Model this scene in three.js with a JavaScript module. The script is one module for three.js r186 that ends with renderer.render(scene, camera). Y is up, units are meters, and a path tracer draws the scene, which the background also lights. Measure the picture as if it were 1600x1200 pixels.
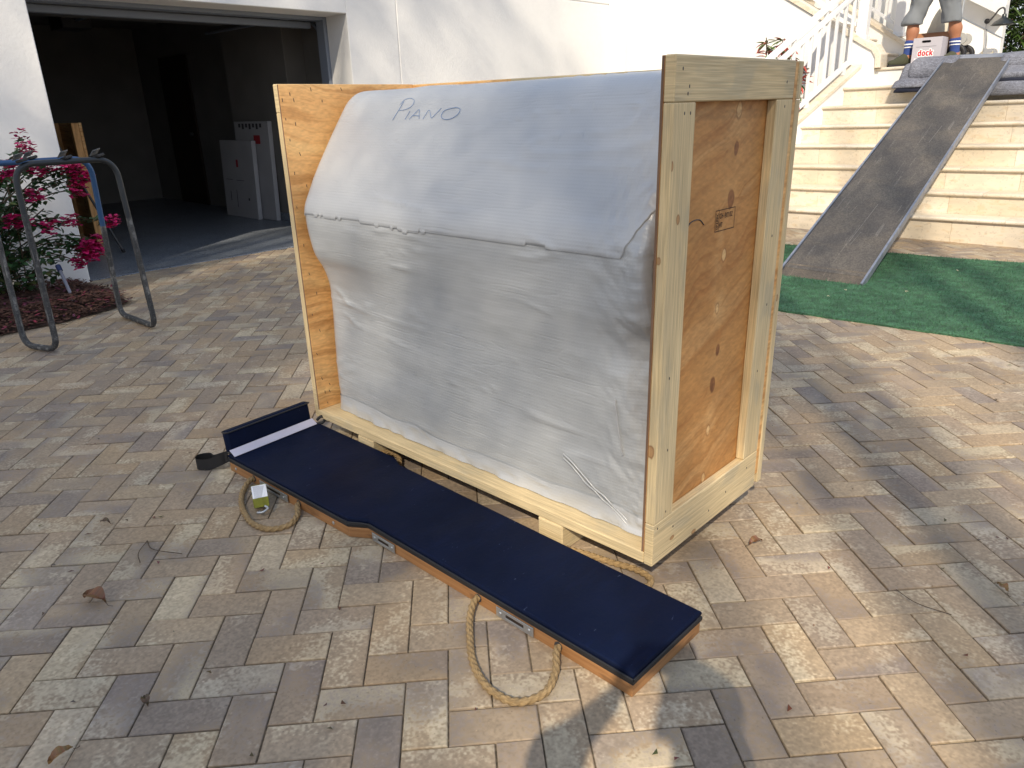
import * as THREE from 'three';
import { mergeGeometries, toCreasedNormals } from 'three/addons/utils/BufferGeometryUtils.js';

// ------------------------------------------------------------------ camera, sky, sun, exposure
const scene = new THREE.Scene();
const camera = new THREE.PerspectiveCamera(55.18, 4 / 3, 0.05, 400);
camera.position.set(0.8924, 1.26, 1.4588);
camera.rotation.order = 'YXZ';
camera.rotation.set(-20.716 * Math.PI / 180, 43.659 * Math.PI / 180, -1.61 * Math.PI / 180);

const SUN_EL = 40.3 * Math.PI / 180, SUN_AZ = 31 * Math.PI / 180;
const SUN = new THREE.Vector3(Math.cos(SUN_EL) * Math.sin(SUN_AZ), Math.sin(SUN_EL), Math.cos(SUN_EL) * Math.cos(SUN_AZ));
const sun = new THREE.DirectionalLight(new THREE.Color(1.0, 0.865, 0.68), 5.0);
sun.target.position.set(-2, 0, -3);
sun.position.copy(SUN).multiplyScalar(40).add(sun.target.position);
sun.castShadow = true;
sun.shadow.mapSize.set(4096, 4096);
sun.shadow.radius = 1.3;
Object.assign(sun.shadow.camera, { left: -16, right: 16, top: 16, bottom: -16, near: 1, far: 90 });
scene.add(sun, sun.target);

const SKY = 0.95;
{ // clear sky with a little haze, computed
  const w = 256, h = 128, d = new Float32Array(w * h * 4);
  for (let j = 0; j < h; j++) {
    const el = ((j + 0.5) / h - 0.5) * Math.PI;
    for (let i = 0; i < w; i++) {
      const k = 4 * (j * w + i);
      let c;
      if (el > 0) {
        const t = Math.pow(1 - Math.sin(el), 3.0);
        c = [0.50 + 0.46 * t, 0.62 + 0.36 * t, 0.86 + 0.14 * t];
      } else c = [0.30, 0.27, 0.23];
      d[k] = c[0] * SKY; d[k + 1] = c[1] * SKY; d[k + 2] = c[2] * SKY; d[k + 3] = 1;
    }
  }
  const t = new THREE.DataTexture(d, w, h, THREE.RGBAFormat, THREE.FloatType);
  t.mapping = THREE.EquirectangularReflectionMapping;
  t.magFilter = t.minFilter = THREE.LinearFilter;
  t.needsUpdate = true;
  scene.background = t; scene.environment = t;
}
const renderer = new THREE.WebGLRenderer({ antialias: true });
renderer.toneMapping = THREE.LinearToneMapping;
renderer.toneMappingExposure = 1.1;
renderer.shadowMap.enabled = true;

// ------------------------------------------------------------------ helpers
let seed = 12345;
function rnd() { seed = (seed + 0x6D2B79F5) | 0; let t = Math.imul(seed ^ (seed >>> 15), 1 | seed); t = (t + Math.imul(t ^ (t >>> 7), 61 | t)) ^ t; return ((t ^ (t >>> 14)) >>> 0) / 4294967296; }
const rr = (a, b) => a + (b - a) * rnd();
const clamp = (x, a = 0, b = 1) => Math.min(b, Math.max(a, x));
const lerp = (a, b, t) => a + (b - a) * t;
const ss = (a, b, x) => { const t = clamp((x - a) / (b - a)); return t * t * (3 - 2 * t); };
const V = (x, y, z) => new THREE.Vector3(x, y, z);
function h2(x, y, s) { let n = Math.imul(x, 374761393) ^ Math.imul(y, 668265263) ^ Math.imul(s, 1442695041); n = Math.imul(n ^ (n >>> 13), 1274126177); n = Math.imul(n ^ (n >>> 16), 2246822519); return ((n ^ (n >>> 15)) >>> 0) / 4294967296; }
const md = (a, n) => ((a % n) + n) % n;
function vn(x, y, px, py, s) { // tiling value noise, periods px, py in cells
  const xi = Math.floor(x), yi = Math.floor(y), fx = x - xi, fy = y - yi;
  const u = fx * fx * (3 - 2 * fx), v = fy * fy * (3 - 2 * fy);
  const x0 = md(xi, px), x1 = md(xi + 1, px), y0 = md(yi, py), y1 = md(yi + 1, py);
  return lerp(lerp(h2(x0, y0, s), h2(x1, y0, s), u), lerp(h2(x0, y1, s), h2(x1, y1, s), u), v);
}
function fb(u, v, fx, fy, oct, s) { // u, v in 0..1; fx, fy whole numbers
  let a = 0.5, r = 0, n = 0;
  for (let o = 0; o < oct; o++) { r += a * vn(u * fx, v * fy, fx, fy, s + o * 17); n += a; a *= 0.5; fx *= 2; fy *= 2; }
  return r / n;
}
function n3(x, y, z, s = 1) { // smooth 3-d noise -1..1
  const xi = Math.floor(x), yi = Math.floor(y), zi = Math.floor(z), f = [x - xi, y - yi, z - zi].map(t => t * t * (3 - 2 * t));
  let r = 0;
  for (let k = 0; k < 8; k++) {
    const i = k & 1, j = (k >> 1) & 1, l = k >> 2;
    r += h2(xi + i + 7919 * (zi + l), yi + j, s) * (i ? f[0] : 1 - f[0]) * (j ? f[1] : 1 - f[1]) * (l ? f[2] : 1 - f[2]);
  }
  return 2 * r - 1;
}
// texture from f(u, v) -> [r, g, b] sRGB 0..255 (colour) or one number 0..1 (data)
function tex(w, h, f, color = true) {
  const d = new Uint8Array(w * h * 4);
  for (let j = 0; j < h; j++) for (let i = 0; i < w; i++) {
    const c = f((i + 0.5) / w, (j + 0.5) / h), k = 4 * (j * w + i);
    if (color) { d[k] = clamp(c[0], 0, 255); d[k + 1] = clamp(c[1], 0, 255); d[k + 2] = clamp(c[2], 0, 255); }
    else d[k] = d[k + 1] = d[k + 2] = clamp(c) * 255;
    d[k + 3] = 255;
  }
  const t = new THREE.DataTexture(d, w, h, THREE.RGBAFormat);
  t.wrapS = t.wrapT = THREE.RepeatWrapping;
  t.magFilter = THREE.LinearFilter; t.minFilter = THREE.LinearMipmapLinearFilter; t.generateMipmaps = true;
  if (color) t.colorSpace = THREE.SRGBColorSpace;
  t.needsUpdate = true;
  return t;
}
const mix = (a, b, t) => [lerp(a[0], b[0], t), lerp(a[1], b[1], t), lerp(a[2], b[2], t)];
const L = (r, g, b) => new THREE.Color().setRGB(r, g, b);
const std = (o) => new THREE.MeshStandardMaterial({ roughness: 0.8, metalness: 0, ...o });

const used = new Map();
function numbered(n) { const k = used.get(n) || 0; used.set(n, k + 1); return k ? `${n}_${String(k).padStart(3, '0')}` : n; }
function shade(o) { o.traverse(m => { if (m.isMesh) { m.castShadow = true; m.receiveShadow = true; } }); return o; }
function tag(o, label, category, group) { o.userData.label = label; o.userData.category = category; if (group) o.userData.group = group; return o; }
function thing(name, label, category, pos = [0, 0, 0], turn = 0, group) {
  const o = new THREE.Group(); o.name = numbered(name); o.position.set(...pos); o.rotation.y = turn;
  tag(o, label, category, group); scene.add(o); return o;
}
function part(name, geo, mat, parent, label) {
  const m = new THREE.Mesh(Array.isArray(geo) ? merge(geo) : geo, mat); m.name = name; m.castShadow = m.receiveShadow = true;
  if (label) m.userData.label = label;
  parent.add(m); return m;
}
function struct(name, geo, mat, label, category) {
  const m = new THREE.Mesh(Array.isArray(geo) ? merge(geo) : geo, mat); m.name = numbered(name); m.castShadow = m.receiveShadow = true;
  m.userData.kind = 'structure'; if (label) tag(m, label, category); scene.add(m); return m;
}
function merge(gs) {
  gs = gs.map(g => { const q = g.index ? g.toNonIndexed() : g; for (const n of Object.keys(q.attributes)) if (!['position', 'normal', 'uv', 'color'].includes(n)) q.deleteAttribute(n); return q; });
  const all = gs.every(g => g.attributes.uv), col = gs.every(g => g.attributes.color);
  for (const g of gs) { if (!all) g.deleteAttribute('uv'); if (!col) g.deleteAttribute('color'); }
  return gs.length > 1 ? mergeGeometries(gs, false) : gs[0];
}
// raw triangles with flat normals
class Tri {
  constructor() { this.p = []; this.u = []; this.c = []; }
  tri(a, b, c, ua, ub, uc, col) { this.p.push(...a, ...b, ...c); this.u.push(...(ua || [0, 0]), ...(ub || [0, 0]), ...(uc || [0, 0])); if (col) this.c.push(...col, ...col, ...col); }
  quad(a, b, c, d, ua, ub, uc, ud, col) { this.tri(a, b, c, ua, ub, uc, col); this.tri(a, c, d, ua, uc, ud, col); }
  geo(smooth) {
    let g = new THREE.BufferGeometry();
    g.setAttribute('position', new THREE.Float32BufferAttribute(this.p, 3));
    g.setAttribute('uv', new THREE.Float32BufferAttribute(this.u, 2));
    if (this.c.length) g.setAttribute('color', new THREE.Float32BufferAttribute(this.c, 3));
    if (smooth) g = toCreasedNormals(g, smooth); else g.computeVertexNormals();
    return g;
  }
}
// box with chamfered edges; grain = axis along which u runs; uv in metres with a random offset
function cbox(sx, sy, sz, ch = 0.002, grain = 0, at = [0, 0, 0]) {
  const T = new Tri(), H = [sx / 2, sy / 2, sz / 2]; ch = Math.min(ch, H[0] * 0.9, H[1] * 0.9, H[2] * 0.9);
  const ou = rnd() * 7, ov = rnd() * 7;
  const uv = (p, ax) => {
    let a = (ax + 1) % 3, b = (ax + 2) % 3;
    if (b === grain) [a, b] = [b, a];
    return [p[a] + ou, p[b] + ov + ax * 0.137];
  };
  const face = (ps, ax) => { const u = ps.map(p => uv(p, ax)); const q = ps.map(p => [p[0] + at[0], p[1] + at[1], p[2] + at[2]]); if (ps.length === 4) T.quad(...q, ...u); else T.tri(...q, ...u); };
  const pt = (ax, s, i, j) => { // point on face ax,s with corner signs i,j of the two other axes
    const p = [0, 0, 0]; p[ax] = s * H[ax]; const a = (ax + 1) % 3, b = (ax + 2) % 3; p[a] = i * (H[a] - ch); p[b] = j * (H[b] - ch); return p;
  };
  for (let ax = 0; ax < 3; ax++) for (const s of [-1, 1]) {
    const q = [pt(ax, s, -1, -1), pt(ax, s, 1, -1), pt(ax, s, 1, 1), pt(ax, s, -1, 1)];
    face(s > 0 ? q : q.reverse(), ax);
  }
  for (let ax = 0; ax < 3; ax++) { // edges between faces ax (s) and a (t), running along b
    const a = (ax + 1) % 3, b = (ax + 2) % 3;
    for (const s of [-1, 1]) for (const t of [-1, 1]) {
      const P = (k) => { const p = [0, 0, 0]; p[ax] = s * H[ax]; p[a] = t * (H[a] - ch); p[b] = k * (H[b] - ch); return p; };
      const Q = (k) => { const p = [0, 0, 0]; p[ax] = s * (H[ax] - ch); p[a] = t * H[a]; p[b] = k * (H[b] - ch); return p; };
      const q = [P(-1), Q(-1), Q(1), P(1)];
      face(s * t > 0 ? q : q.reverse(), ax);
    }
  }
  for (const i of [-1, 1]) for (const j of [-1, 1]) for (const k of [-1, 1]) {
    const A = [i * H[0], j * (H[1] - ch), k * (H[2] - ch)], B = [i * (H[0] - ch), j * H[1], k * (H[2] - ch)], Cc = [i * (H[0] - ch), j * (H[1] - ch), k * H[2]];
    face(i * j * k > 0 ? [A, B, Cc] : [A, Cc, B], 0);
  }
  return T.geo();
}
// box from min to max corner
const bx = (x0, y0, z0, x1, y1, z1, ch = 0.002, grain = 0) => cbox(Math.abs(x1 - x0), Math.abs(y1 - y0), Math.abs(z1 - z0), ch, grain, [(x0 + x1) / 2, (y0 + y1) / 2, (z0 + z1) / 2]);
function tube(pts, r, n = 24, m = 8, closed = false, curve) {
  const c = curve || new THREE.CatmullRomCurve3(pts.map(p => V(...p)), closed, 'catmullrom', 0.5);
  return new THREE.TubeGeometry(c, n, r, m, closed);
}
function rod(a, b, r, m = 8, r2 = r) {
  const A = V(...a), B = V(...b), g = new THREE.CylinderGeometry(r2, r, A.distanceTo(B), m, 1);
  g.applyQuaternion(new THREE.Quaternion().setFromUnitVectors(V(0, 1, 0), B.clone().sub(A).normalize()));
  g.translate(...A.add(B).multiplyScalar(0.5).toArray()); return g;
}
// pipe along a polyline with rounded bends
function pipe(pts, r, bend, m = 10, closed = false) {
  const path = new THREE.CurvePath(), P = pts.map(p => V(...p)), n = P.length; let prev = null;
  for (let i = 0; i < n; i++) {
    if (i === 0 || i === n - 1) { if (prev) path.add(new THREE.LineCurve3(prev, P[i])); prev = P[i].clone(); continue; }
    const a = P[i - 1].clone().sub(P[i]), b = P[i + 1].clone().sub(P[i]);
    const s = P[i].clone().add(a.setLength(Math.min(bend, a.length() / 2))), e = P[i].clone().add(b.setLength(Math.min(bend, b.length() / 2)));
    path.add(new THREE.LineCurve3(prev, s)); path.add(new THREE.QuadraticBezierCurve3(s, P[i].clone(), e)); prev = e;
  }
  return new THREE.TubeGeometry(path, pts.length * 14, r, m, closed);
}
// twisted three-strand rope along a smooth path
function rope(pts, r, turns = 22) {
  const c = new THREE.CatmullRomCurve3(pts.map(p => V(...p)), false, 'centripetal'), n = 200, m = 15, g = new THREE.TubeGeometry(c, n, r, m, false);
  const len = c.getLength(), p = g.attributes.position, fr = c.getSpacedPoints(n);
  for (let i = 0; i <= n; i++) {
    const o = c.getPointAt(i / n);
    for (let j = 0; j <= m; j++) {
      const k = i * (m + 1) + j, th = 2 * Math.PI * j / m, ph = 3 * (th - 2 * Math.PI * turns * len * i / n);
      const f = 0.60 + 0.58 * Math.abs(Math.cos(ph / 2)) + 0.05 * n3(i * 0.9, j * 1.3, 0);
      p.setXYZ(k, o.x + (p.getX(k) - o.x) * f, o.y + (p.getY(k) - o.y) * f, o.z + (p.getZ(k) - o.z) * f);
    }
  }
  g.computeVertexNormals(); return g;
}
function prism(outline, h, bevel = 0, seg = 2) { // outline [x, z] extruded upwards by h from y = 0
  const s = new THREE.Shape(outline.map(([x, z]) => new THREE.Vector2(x, -z)));
  const g = new THREE.ExtrudeGeometry(s, { depth: h - 2 * bevel, bevelEnabled: bevel > 0, bevelSize: bevel, bevelThickness: bevel, bevelOffset: -bevel, bevelSegments: seg, curveSegments: 6 });
  g.rotateX(-Math.PI / 2); g.translate(0, bevel, 0); return g;
}
function mk(f, ns, nt) { // grid surface f(s, t) -> [x, y, z, u, v]
  const p = [], uv = [], id = [];
  for (let i = 0; i <= ns; i++) for (let j = 0; j <= nt; j++) { const q = f(i / ns, j / nt); p.push(q[0], q[1], q[2]); uv.push(q[3] ?? j / nt, q[4] ?? i / ns); }
  for (let i = 0; i < ns; i++) for (let j = 0; j < nt; j++) { const a = i * (nt + 1) + j, b = a + 1, c = a + nt + 1, d = c + 1; id.push(a, c, b, b, c, d); }
  const g = new THREE.BufferGeometry(); g.setAttribute('position', new THREE.Float32BufferAttribute(p, 3)); g.setAttribute('uv', new THREE.Float32BufferAttribute(uv, 2)); g.setIndex(id); g.computeVertexNormals(); return g;
}
// triplanar-like uv in metres for any geometry
function uvm(g, sc = 1) {
  if (g.index) g = g.toNonIndexed();
  const p = g.attributes.position, n = g.attributes.normal, uv = new Float32Array(p.count * 2);
  for (let i = 0; i < p.count; i++) {
    const ax = Math.abs(n.getX(i)), ay = Math.abs(n.getY(i)), az = Math.abs(n.getZ(i));
    const q = ay > ax && ay > az ? [p.getX(i), p.getZ(i)] : ax > az ? [p.getZ(i), p.getY(i)] : [p.getX(i), p.getY(i)];
    uv[2 * i] = q[0] * sc; uv[2 * i + 1] = q[1] * sc;
  }
  g.setAttribute('uv', new THREE.BufferAttribute(uv, 2)); return g;
}
// the house stands level while the drive falls away from it: everything of the house is turned by this small angle
const TILT = 0.0145, PIV = -2.3;
function level(o) {
  const q = new THREE.Quaternion().setFromAxisAngle(V(0, 0, 1), TILT);
  o.position.sub(V(PIV, 0, 0)).applyQuaternion(q).add(V(PIV, 0, 0)); o.quaternion.premultiply(q); return o;
}
// ------------------------------------------------------------------ surfaces
// blended concrete pavers: one 2 m sheet of tan, cream and charcoal that every paver takes its own window of
const paverMap = tex(1024, 1024, (u, v) => { // u along the length of a block
  const f = fb(u, v, 330, 330, 2, 13), g = fb(u, v, 36, 60, 3, 14), wu = u + 0.02 * (g - 0.5), wv = v + 0.03 * (fb(u, v, 8, 10, 3, 6) - 0.5);
  const a = fb(wu, wv, 8, 17, 2, 11), b = fb(wu, wv, 7, 15, 2, 12), gr = 0.34 * (f - 0.5) + 0.16 * (g - 0.5);
  let c = mix([154, 140, 122], [163, 143, 116], fb(u, v, 5, 6, 2, 15));
  c = mix(c, [184, 174, 152], ss(0.54, 0.71, a + gr) * 0.62);
  c = mix(c, [126, 117, 111], ss(0.53, 0.71, b + gr) * 0.65);
  const cr = ss(0.60, 0.75, fb(u, v, 50, 40, 3, 16) + 0.3 * (f - 0.5)) * ss(0.5, 0.62, fb(u, v, 12, 14, 2, 17));
  c = mix(c, [204, 194, 170], cr * 0.32);
  const k = 0.87 + 0.26 * f, sp = vn(u * 420, v * 420, 420, 420, 18), m = k * (sp > 0.97 ? 1.16 : sp < 0.03 ? 0.8 : 1);
  return [c[0] * m, c[1] * m, c[2] * m];
});
const grit = tex(512, 512, (u, v) => 0.5 * fb(u, v, 128, 128, 2, 21) + 0.5 * fb(u, v, 24, 24, 3, 22), false);
const M = {};
M.paver = std({ map: paverMap, roughness: 0.9, bumpMap: grit, bumpScale: 0.0035, vertexColors: true });
M.sand = std({ map: tex(256, 256, (u, v) => { const f = 0.6 + 0.8 * fb(u, v, 64, 64, 3, 24); return [106 * f, 94 * f, 77 * f]; }), roughness: 1 });
// sawn lumber, u along the grain: 2 m by 0.5 m
const knots = []; { let s = 3; for (let i = 0; i < 8; i++) { const f = () => { s = (s * 16807) % 2147483647; return s / 2147483647; }; knots.push([f(), f(), 0.005 + 0.008 * f(), f()]); } }
function lumberAt(u, v, dark) {
  const x = u * 2, y = v * 0.5; let yy = y + 0.010 * (fb(u, v, 4, 3, 3, 31) - 0.5), kn = 0, ring = 0;
  for (const [ku, kv, r] of knots) {
    let dx = x - ku * 2, dy = y - kv * 0.5; dx -= 2 * Math.round(dx / 2); dy -= 0.5 * Math.round(dy / 0.5);
    const e = Math.exp(-(dx * dx) / (r * r * 22) - (dy * dy) / (r * r * 5)); yy += Math.sign(dy || 1) * e * r * 0.8;
    const q = Math.hypot(dx / 1.5, dy) / r * (0.75 + 0.5 * fb(u, v, 90, 60, 2, 37)); if (q < 1.3) { kn = Math.max(kn, 1 - ss(0.8, 1.15, q)); ring = Math.max(ring, Math.exp(-Math.pow((q - 0.95) * 7, 2))); }
  }
  const cyc = yy * 105 + 2.2 * fb(u, v, 5, 6, 3, 32), w = cyc - Math.floor(cyc), late = ss(0.45, 0.9, w) * (1 - ss(0.92, 1.0, w));
  const fib = fb(u, v, 24, 260, 2, 33), pat = fb(u, v, 6, 5, 3, 34), dirt = fb(u, v, 14, 10, 4, 35);
  let c = mix([212, 194, 154], [199, 177, 134], pat);
  c = mix(c, [202, 178, 138], late * 0.28);
  c = mix(c, [176, 166, 140], ss(0.55, 0.75, dirt) * 0.45);
  c = mix(c, [170, 128, 84], kn * 0.8); c = mix(c, [128, 92, 60], ring * 0.7);
  const k = (0.88 + 0.24 * fib);
  return [c[0] * k, c[1] * k, c[2] * k];
}
M.lumber = std({ map: tex(1024, 512, lumberAt), roughness: 0.75, bumpMap: tex(512, 256, (u, v) => fb(u, v, 20, 120, 3, 36), false), bumpScale: 0.0012 });
for (const k of ['map', 'bumpMap']) M.lumber[k].repeat.set(1 / 2, 1 / 0.5);
// rotary-cut plywood face with given knots [z01, y01, r, tone]
function ply(w, h, W, H, kn, s, flow, tone) {
  return tex(w, h, (u, v) => {
    const x = u * W, y = v * H; let fy = y * 1.0 + x * flow + 0.055 * (fb(u, v, 3, 4, 3, s) - 0.5) + 0.016 * (fb(u, v, 8, 14, 3, s + 1) - 0.5), col = null, t = 0, plug = 0, halo = 0;
    for (const [kx, ky, r, dark] of kn) {
      const dx = x - kx, dy = y - ky, d = Math.hypot(dx * 1.25, dy * 0.8) / r * (0.8 + 0.4 * fb(u, v, 34, 60, 2, s + 9));
      fy += Math.exp(-d * d / 14) * r * 1.6 * Math.sign(dy + 1e-4) * (1 - Math.exp(-d * d));
      halo = Math.max(halo, Math.exp(-Math.pow(Math.hypot(dx, dy * 0.7) / (r * 3.6), 2)) * (dark ? 0.25 : 0.8)); if (d < 1.5) { const q = 1 - ss(0.85, 1.1, d); if (q > t) { t = q; col = dark; } plug = Math.max(plug, Math.exp(-Math.pow((d - 1) * 6, 2))); }
    }
    const cyc = fy * 26 + 2.4 * fb(u, v, 5, 7, 3, s + 2), b = cyc - Math.floor(cyc), band = ss(0.15, 0.85, b) * (1 - ss(0.9, 1, b));
    const fine = fb(u, v, 40, 200, 2, s + 3), pat = clamp(0.5 + 0.42 * n3(fy * 13, x * 1.6, 0.2, s + 4) + 0.22 * n3(fy * 31, x * 2.6, 0.5, s + 14));
    let c = mix(tone[0], tone[1], clamp(0.12 + 0.42 * pat + 0.34 * band * ss(0.35, 0.65, pat)));
    c = mix(c, tone[2], ss(0.15, 0.7, n3(fy * 20, x * 1.9, 0.8, s + 5)) * 0.5);
    c = mix(c, tone[2], halo * ss(0.35, 0.6, fb(u, v, 9, 16, 3, s + 10))); if (t > 0) c = mix(c, col ? mix([96, 56, 30], [150, 100, 60], fb(u, v, 50, 90, 2, s + 11)) : [222, 186, 132], t * 0.85);
    const st = 0.5 * n3(fy * 150, x * 5, 0.3, s + 7) + 0.8 * n3(fy * 55, x * 3, 0.9, s + 12), s2 = n3(fy * 420, x * 9, 0.7, s + 8); c = mix(c, [142, 90, 42], ss(0.05, 0.7, st) * 0.3 + ss(0.2, 0.8, s2) * 0.15);
    c = mix(c, [112, 70, 38], plug * (t > 0 && !col ? 0.4 : 0.5));
    const k = 0.92 + 0.16 * fine; return [c[0] * k, c[1] * k, c[2] * k];
  });
}
const PT = [[192, 144, 86], [160, 108, 58], [206, 164, 110]];
// right end face: x = 0.093 + z01 in metres from the front stile, y from the bottom rail
const endKnots = [[0.352, 1.236, 0.016, 0], [0.351, 1.145, 0.013, 1], [0.344, 1.022, 0.018, 1], [0.329, 0.878, 0.014, 0], [0.313, 0.736, 0.012, 0], [0.334, 0.613, 0.012, 1], [0.319, 0.516, 0.017, 1], [0.313, 0.377, 0.012, 0], [0.304, 0.226, 0.013, 0]].map(k => [0.61 - k[0], k[1] - 0.1, k[2], k[3]]);
M.plyEnd = std({ map: ply(512, 1024, 0.61, 1.26, endKnots, 51, 0.38, PT), roughness: 0.6 });
M.plyIn = std({ map: ply(512, 1024, 0.61, 1.26, [[0.4, 0.3, 0.012, 1], [0.2, 0.8, 0.01, 1]], 61, 0.12, [[226, 180, 120], [204, 150, 90], [234, 198, 138]]), roughness: 0.6 });
M.plyEdge = std({ map: tex(64, 256, (u, v) => { const k = Math.floor(v * 5) % 2; const f = 0.8 + 0.4 * fb(u, v, 8, 64, 2, 66); return k ? [158 * f, 132 * f, 102 * f] : [118 * f, 92 * f, 72 * f]; }), roughness: 0.8 });
// plastic wrap
const bub = tex(512, 512, (u, v) => { // rows of small air cells, 0.32 m
  const X = u * 30, Y = v * 30, o = Math.floor(Y) % 2 ? 0.5 : 0, dx = X + o - Math.floor(X + o) - 0.5, dy = Y - Math.floor(Y) - 0.5;
  return 0.25 + 0.55 * Math.max(0, 1 - (dx * dx * 3.2 + dy * dy * 4.5)) + 0.25 * fb(u, v, 8, 24, 3, 71);
}, false); bub.repeat.set(1 / 0.32, 1 / 0.32);
const filmB = tex(1024, 1024, (u, v) => { const ridge = (fx, fy, s, w) => { const n = fb(u, v, fx, fy, 2, s) - 0.5; return Math.exp(-n * n * w); }; const g = (Math.abs(Math.sin(u * 80 * Math.PI)) * Math.abs(Math.sin(v * 80 * Math.PI))); return 0.16 * fb(u, v, 6, 30, 3, 301) + 0.26 * ridge(3, 22, 302, 1400) * ss(0.48, 0.62, fb(u, v, 4, 8, 2, 303)) + 0.06 * ridge(7, 50, 304, 700) + 0.26 * g; }, false); filmB.repeat.set(1 / 0.8, 1 / 0.8);
M.wrapTop = new THREE.MeshPhysicalMaterial({ color: L(0.45, 0.47, 0.49), roughness: 0.42, bumpMap: filmB, bumpScale: 0.0015, clearcoat: 0.35, clearcoatRoughness: 0.28 });
M.wrap = new THREE.MeshPhysicalMaterial({ map: tex(512, 512, (u, v) => { const f = fb(u, v, 5, 14, 4, 73), g = fb(u, v, 10, 90, 2, 74); const k = 0.93 + 0.10 * f + 0.06 * (g - 0.5); return [177 * k, 181 * k, 184 * k]; }), roughness: 0.36, bumpMap: filmB, bumpScale: 0.0015, clearcoat: 0.6, clearcoatRoughness: 0.25 });
M.film = new THREE.MeshPhysicalMaterial({ color: L(0.45, 0.47, 0.49), roughness: 0.3, clearcoat: 0.6, clearcoatRoughness: 0.2, bumpMap: bub, bumpScale: 0.0004 });
M.wrapEnd = new THREE.MeshPhysicalMaterial({ color: L(0.45, 0.46, 0.47), roughness: 0.35, clearcoat: 0.5, clearcoatRoughness: 0.25 });
M.ink = std({ color: L(0.16, 0.28, 0.50), roughness: 0.6 });
// padded board
M.vinyl = new THREE.MeshPhysicalMaterial({ specularIntensity: 0.2, map: tex(1024, 512, (u, v) => { const f = fb(u, v, 10, 6, 4, 81), s = fb(u, v, 60, 14, 3, 82), sp = vn(u * 500, v * 250, 500, 250, 83) * vn(u * 60, v * 30, 60, 30, 84); let k = 0.85 + 0.3 * f + ss(0.66, 0.8, s) * 0.08; const d = sp > 0.83 ? 70 : 0; return [10 * k + d, 20 * k + d, 44 * k + d]; }), roughness: 0.9, roughnessMap: tex(512, 256, (u, v) => 0.5 + 0.35 * fb(u, v, 8, 5, 5, 88), false), bumpMap: grit, bumpScale: 0.0008 });
M.black = std({ color: L(0.012, 0.012, 0.014), roughness: 0.55 });
M.boardWood = std({ map: tex(512, 128, (u, v) => { const f = fb(u, v, 6, 40, 3, 86), g = fb(u, v, 10, 6, 4, 87); return mix(mix([168, 124, 80], [136, 94, 56], f), [92, 64, 40], ss(0.62, 0.8, g) * 0.5); }), roughness: 0.55 });
M.galv = std({ color: L(0.52, 0.54, 0.55), metalness: 0.85, roughness: 0.42 });
M.velcro = std({ color: L(0.50, 0.50, 0.62), roughness: 1 });
M.rope = std({ map: tex(256, 64, (u, v) => { const f = fb(u, v, 60, 30, 3, 91); return mix([118, 97, 66], [182, 154, 110], f); }), roughness: 0.95 });
M.webbing = std({ map: tex(128, 128, (u, v) => { const k = 0.75 + 0.25 * Math.sin(u * 60) * Math.sin(v * 200) + 0.3 * (fb(u, v, 8, 8, 2, 93) - 0.5); return [150 * k, 150 * k, 44 * k]; }), roughness: 0.9 });
// house
const stuccoB = tex(512, 512, (u, v) => fb(u, v, 48, 48, 4, 101), false); stuccoB.repeat.set(1.2, 1.2);
M.stucco = std({ map: tex(512, 512, (u, v) => { const f = fb(u, v, 3, 3, 4, 102), g = fb(u, v, 60, 60, 2, 103); const k = 0.975 + 0.03 * f + 0.015 * g; return [234 * k, 234 * k, 232 * k]; }), roughness: 0.9, bumpMap: stuccoB, bumpScale: 0.0014 });
M.stucco.map.repeat.set(0.4, 0.4);
M.white = std({ color: L(0.78, 0.79, 0.80), roughness: 0.45 });
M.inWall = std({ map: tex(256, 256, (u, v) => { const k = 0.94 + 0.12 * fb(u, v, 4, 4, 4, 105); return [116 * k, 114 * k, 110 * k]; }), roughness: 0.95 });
M.inLight = std({ map: tex(256, 256, (u, v) => { const k = 0.95 + 0.1 * fb(u, v, 5, 5, 4, 106); return [128 * k, 126 * k, 122 * k]; }), roughness: 0.9 });
M.darkWood = std({ map: tex(256, 256, (u, v) => { const k = 0.7 + 0.6 * fb(u, v, 40, 6, 3, 107); return [44 * k, 32 * k, 22 * k]; }), roughness: 0.7 });
M.epoxy = std({ map: tex(1024, 1024, (u, v) => { const a = vn(u * 300, v * 300, 300, 300, 111), b = vn(u * 200 + 0.3, v * 200, 200, 200, 112), f = fb(u, v, 6, 6, 3, 113); let c = [112, 119, 128]; if (a > 0.72) c = [150, 156, 162]; if (b > 0.74) c = [56, 62, 72]; if (a < 0.1) c = [202, 204, 204]; const k = 0.9 + 0.2 * f; return [c[0] * k, c[1] * k, c[2] * k]; }), roughness: 0.35 });
M.epoxy.map.repeat.set(0.7, 0.7);
M.frameGrey = std({ color: L(0.22, 0.25, 0.30), roughness: 0.5 });
M.darkMetal = std({ color: L(0.06, 0.06, 0.065), roughness: 0.45, metalness: 0.3 });
// travertine
const trav = (s, a, b) => tex(512, 512, (u, v) => { const w = fb(u, v, 3, 6, 4, s), g = fb(u, v, 12, 30, 4, s + 1), p = fb(u, v, 60, 60, 2, s + 2); let c = mix(a, b, clamp(w * 1.5 - 0.25)); c = mix(c, [186, 164, 130], ss(0.6, 0.8, g) * 0.4); const k = 0.93 + 0.12 * g + (p > 0.74 ? -0.07 : 0); return [c[0] * k, c[1] * k, c[2] * k]; });
M.trav = [trav(121, [224, 215, 199], [211, 199, 178]), trav(125, [217, 206, 186], [227, 218, 202]), trav(129, [220, 209, 189], [207, 193, 169])].map(m => std({ map: m, roughness: 0.6, bumpMap: grit, bumpScale: 0.001 }));
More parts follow.
